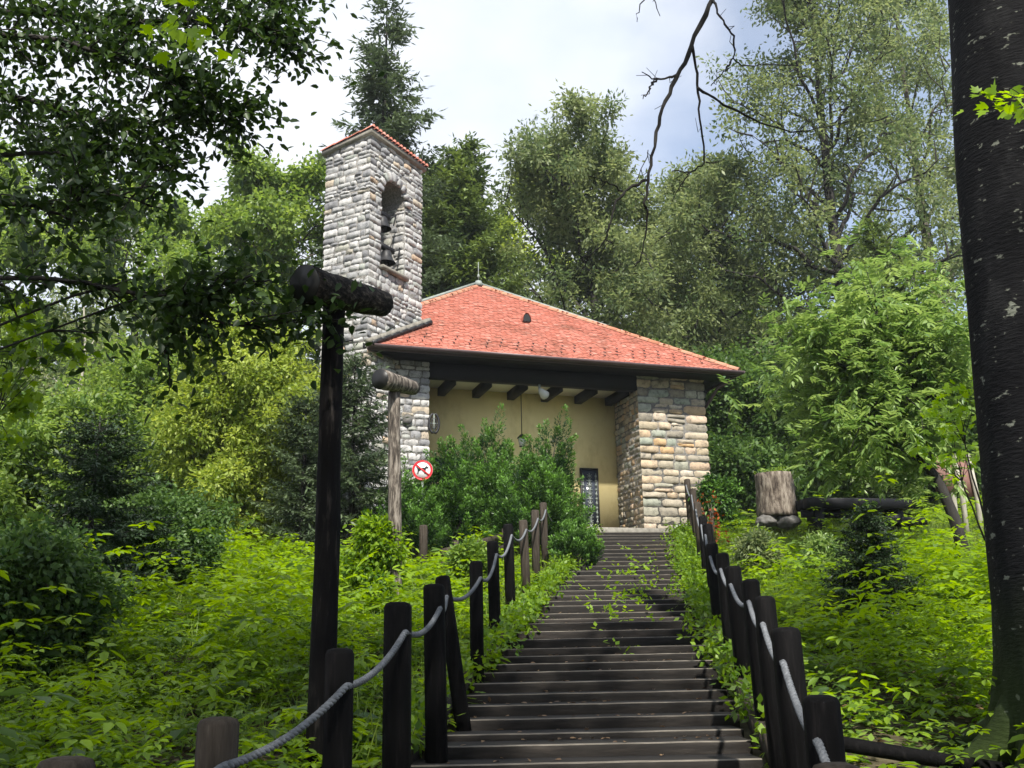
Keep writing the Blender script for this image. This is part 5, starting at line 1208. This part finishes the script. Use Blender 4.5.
# ------------------------------------------------------------------ undergrowth (herb layer)
r = np.random.default_rng(600)
def stair_x(y): return np.interp(y, STP[:, 1], STP[:, 0])
def herb_layer(name, label, n_, ylo, yhi, xr, hh, leaf, mat, detail, tiers=3, nlf=6, ypow=1.0, excl=None, clear=1.28, dens_fn=None):
    lb = MB(); Y_ = ylo+(yhi-ylo)*r.uniform(0, 1, n_)**ypow; x_ = r.uniform(-xr, xr, n_)*(Y_/yhi*.75+.25)+.1*Y_
    sxx = np.where(Y_ > 6.5, stair_x(Y_), stair_x(Y_)+0*Y_)
    keep = (np.abs(x_-sxx) > clear+.08*r.normal(size=n_)) & (np.abs(x_) < Y_*.62+1.2)
    if excl: keep &= ~excl(x_, Y_)
    if dens_fn is not None: keep &= r.uniform(size=n_) < dens_fn(x_, Y_)
    keep &= ~((np.abs(x_-at(778, 517, 24.8)[0]) < .6) & (np.abs(Y_-24.8) < .6))
    x_, Y_ = x_[keep], Y_[keep]; K_ = len(x_); g_ = ground(x_, Y_)
    fq = 1.0 if detail == 0 else 1.7; pn = .5+.28*np.sin(fq*(x_*1.3+Y_*.8))*np.sin(fq*(x_*.6-Y_*1.1)+2)+.22*np.sin(fq*(x_*3.1-Y_*1.2)+1)*np.sin(fq*(x_*1.2+Y_*2.9)); H_ = hh*(.18+1.1*pn**1.5)*r.uniform(.55, 1.3, K_)
    near = np.clip((np.abs(x_-np.interp(Y_, STP[:, 1], STP[:, 0]))-1.2)/1.2, .28, 1); H_ = H_*near
    toneP = np.clip(.25+.5*pn+r.normal(size=K_)*.18, 0, 1)
    for t_ in range(tiers):
        z_ = g_+H_*(t_+1)/tiers-.02; rad = leaf*(1.5-.35*t_/tiers)
        az0 = r.uniform(0, 6.28, K_); cx_ = x_+r.normal(size=K_)*.10*hh; cy_ = Y_+r.normal(size=K_)*.10*hh
        tx, ty = r.normal(size=K_)*.22, r.normal(size=K_)*.22
        for l_ in range(nlf):
            az = az0+l_*2*math.pi/nlf+r.normal(size=K_)*.18
            dv = np.stack([np.cos(az), np.sin(az), -.12+tx*np.cos(az)+ty*np.sin(az)-.15*r.uniform(0, 1, K_)], 1)
            c_ = np.stack([cx_, cy_, z_+r.normal(size=K_)*.01], 1)+dv*leaf*.25
            leaves(lb, c_, dv, np.array([0, 0, 1.])+r.normal(size=(K_, 3))*.22, leaf*r.uniform(.75, 1.25, K_), leaf*.5, np.clip(toneP+r.normal(size=K_)*.1+.08*t_, 0, 1), detail)
    o_ = lb.build(name, MT[mat]); tag(o_, label, 'undergrowth', kind='stuff'); return o_
near_bare = lambda x, y: (1-.97*np.exp(-((x-2.9)/1.1)**4-((y-7.3)/.75)**4))*(1-.9*np.exp(-((x-3.1)/.9)**4-((y-6.1)/.7)**4))
herb_layer('undergrowth', 'bright green leafy undergrowth covering both sides of the nearer steps', 8600, 2.6, 11, 8, .80, .072, 'herb', 1, 3, 6, dens_fn=lambda x, y: near_bare(x, y)*np.clip(.55+.75*np.sin(x*1.9+y*.7+.5)*np.sin(x*.9-y*1.6), .12, 1))
herb_layer('tall_herbs', 'taller clumps of leafy herbs standing out of the undergrowth', 620, 4, 14, 9, 1.25, .12, 'herb', 1, 5, 6, dens_fn=near_bare)
herb_layer('undergrowth', 'bright green leafy undergrowth covering the slope up to the chapel', 15000, 10.5, 27, 19, .8, .13, 'herb', 0, 3, 6, dens_fn=lambda x, y: np.clip(.75+.6*np.sin(x*1.1+y*.5)*np.sin(x*.5-y*.9), .25, 1)*np.where((x > 5.5) & (x < 10.5) & (y > 20) & (y < 25.5), .2, 1))
herb_layer('undergrowth', 'pale green herbs mixed into the undergrowth of the slope', 5500, 7, 26, 18, .42, .10, 'herb2', 0, 2, 6)
herb_layer('undergrowth', 'low dark weeds at the foot of the chapel and the wood edge', 7000, 25, 42, 30, .7, .2, 'broad', 0, 2, 6, excl=lambda x, y: (x > -6.5) & (x < 5.8) & (y < 42) & (y > 24.9))
# taller bushy herbs in patches
K_ = 0
def grass(name, label, n_, ylo, yhi, x0, x1, hh, mat='grass'):
    lb = MB(); Y_ = r.uniform(ylo, yhi, n_); x_ = r.uniform(x0, x1, n_)
    keep = (np.abs(x_-stair_x(Y_)) > 1.25); x_, Y_ = x_[keep], Y_[keep]; K_ = len(x_)
    c_ = np.stack([x_, Y_, ground(x_, Y_)], 1); dv = rnd_dir(K_, 2.2, r)
    leaves(lb, c_, dv, rnd_dir(K_, 0, r), hh*r.uniform(.5, 1.3, K_), .014, r.uniform(0, 1, K_), 0)
    o_ = lb.build(name, MT[mat]); tag(o_, label, 'grass', kind='stuff')
herb_layer('small_herbs', 'small leaved pale herbs filling between the larger plants near the steps', 5200, 2.6, 13, 9, .55, .045, 'herb2', 1, 2, 3, dens_fn=near_bare)
herb_layer('broad_herbs', 'scattered plants with large dark leaves in the undergrowth', 420, 4, 18, 13, .65, .20, 'dark', 1, 2, 5, dens_fn=near_bare)
# brown litter on the soil
lb = MB(); n_ = 9000; Y_ = r.uniform(2.5, 14, n_); x_ = r.uniform(-1, 1, n_)*Y_*.62; c_ = np.stack([x_, Y_, ground(x_, Y_)+.012], 1)
ok_ = np.abs(x_-stair_x(Y_)) > 1.25; c_ = c_[ok_]; n_ = len(c_)
leaves(lb, c_, rnd_dir(n_, 0, r)*np.array([1, 1, .15]), np.array([0, 0, 1.])+r.normal(size=(n_, 3))*.3, r.uniform(.04, .09, n_), .035, r.uniform(0, 1, n_), 1)
o = lb.build('leaf_litter', MT['litter']); tag(o, 'dry brown leaves on the bare soil beside the big trunk', 'leaf litter', kind='stuff')
lb = MB(); n_ = 420; k_ = r.uniform(0, 33, n_).astype(int); Pk = STP[k_]; c_ = Pk+np.stack([r.uniform(-1.05, 1.05, n_), r.uniform(.04, .4, n_), np.full(n_, .006)], 1)
leaves(lb, c_, rnd_dir(n_, 0, r)*np.array([1, 1, .1]), np.array([0, 0, 1.])+r.normal(size=(n_, 3))*.2, r.uniform(.03, .07, n_), .03, r.uniform(0, 1, n_), 1)
o = lb.build('step_litter', MT['litter']); tag(o, 'small brown leaves scattered over the step treads', 'leaf litter', kind='stuff')
grass('grass', 'fine pale grass on the slope right of the upper steps', 30000, 12, 25, 3.0, 12, .32)
grass('grass', 'sparse grass between the plants on the left slope', 16000, 7, 25, -12, 1.5, .38)
# greenery spilling over the edges of the steps
lb = MB(); n_ = 2600; k_ = r.uniform(0, 33, n_); Pk = np.stack([np.interp(k_, range(34), STP[:, q_]) for q_ in range(3)], 1); sg = np.where(r.uniform(size=n_) < .62, 1, -1)
keepk = r.uniform(size=n_) < np.interp(k_, [0, 8, 14, 33], [.3, .4, .8, .8]); Pk, sg, k_ = Pk[keepk], sg[keepk], k_[keepk]; n_ = len(k_)
offx = np.where(sg > 0, 1.27, 1.22)-np.abs(r.normal(size=n_))*.15*np.interp(k_, [0, 10, 33], [.5, 1, 1.3])+r.uniform(0, .2, n_)
c_ = Pk+np.stack([sg*offx, r.normal(size=n_)*.15, r.uniform(.0, .22, n_)], 1)
clump_leaves(lb, c_, 9, .10, .075, .045, 0, r=r); o = lb.build('step_edge_weeds', MT['edgeweed']); tag(o, 'bright weeds spilling over the side edges of the steps', 'weeds', kind='stuff')
# fallen twigs and leaves lying on the middle steps
lb = MB(); n_ = 120; k_ = np.clip(r.normal(20, 4.5, n_), 6, 32); ki = k_.astype(int); Pk = STP[ki]; 
c_ = Pk+np.stack([np.clip(r.normal(.1, .45, n_), -1, 1), r.uniform(.03, .35, n_), np.full(n_, .022)], 1)
clump_leaves(lb, c_, 6, .09, .085, .05, 0, r=r, flat=.12); o = lb.build('fallen_leaves', MT['maple']); tag(o, 'scattered green leaves and sprigs lying on the middle steps', 'leaves', kind='stuff')
# red leafed shrub by the right fence
p = gp_(712, 21); mb = MB(); n_ = 90; c_ = np.stack([r.normal(0, .10, n_), r.normal(0, .12, n_), r.uniform(.4, 1.45, n_)], 1)
c_[:, 0] -= (c_[:, 2]-.9)*.2
rs = thing('red_shrub', 'thin shrub with orange red leaves beside the upper right fence posts', 'shrub', p)
tb = MB()
for q in range(6): tb.tube([(0, 0, -.1), (r.normal()*.08, 0, .6), (r.normal()*.15, r.normal()*.1, 1.2)], [.012, .009, .004], 5)
link('stem', tb.mesh('stem', MT['bark'], True), rs); leaves(mb, c_, rnd_dir(n_, -.3, r), rnd_dir(n_, .5, r), .09, .05, r.uniform(0, 1, n_), 0); link('leaves', mb.mesh('leaves', MT['red']), rs)
# ferny plant and small shrubs by the stump, shrub by pier
def shrublet(label, px, d, h_, rad, seed, mat, ln, wd):
    plant('small_shrub', label, 'shrub', broadleaf(h_, .08, rad, 9, 6, 26, .14, ln, wd, .025, 1, seed, mat=mat, upang=.9, ncl=4, trunks=3, wobt=.03), gp_(px, d), seed)
shrublet('leafy shrub growing between the stone pier and the top right fence posts', 719, 25.2, 1.3, .5, 701, 'yew', .11, .045)
shrublet('light green small shrub in front of the stump', 756, 17.5, .6, .32, 702, 'olive', .09, .035)
shrublet('bright arching plant in front of the black table', 818, 17.6, .45, .28, 703, 'elder', .12, .04)
shrublet('tall green weed left of the bleached log post', 470, 17.0, .7, .3, 705, 'herb2', .10, .05)
shrublet('climbing green weed around the foot of the bleached log post', 378, 14.6, 1.2, .35, 706, 'herb', .09, .045)

# ------------------------------------------------------------------ thin air between the near plants and the far wood
me = bpy.data.meshes.new('haze'); bm = bmesh.new(); bmesh.ops.create_cube(bm, size=1); bm.to_mesh(me); bm.free()
o = bpy.data.objects.new('haze', me); C.objects.link(o); o.scale = (1200, 600, 70+30); o.location = (0, 180, 100/2-27)
hm = bpy.data.materials.new('haze'); hm.use_nodes = True; ht = hm.node_tree; ht.nodes.clear()
pv = N(ht, 'ShaderNodeVolumePrincipled'); pv.inputs['Color'].default_value = (.86, .92, 1, 1); pv.inputs['Density'].default_value = .0004
ho = N(ht, 'ShaderNodeOutputMaterial'); ht.links.new(pv.outputs[0], ho.inputs['Volume']); me.materials.append(hm)
tag(o, 'thin bluish summer haze in the air among the far trees', 'haze', kind='stuff')
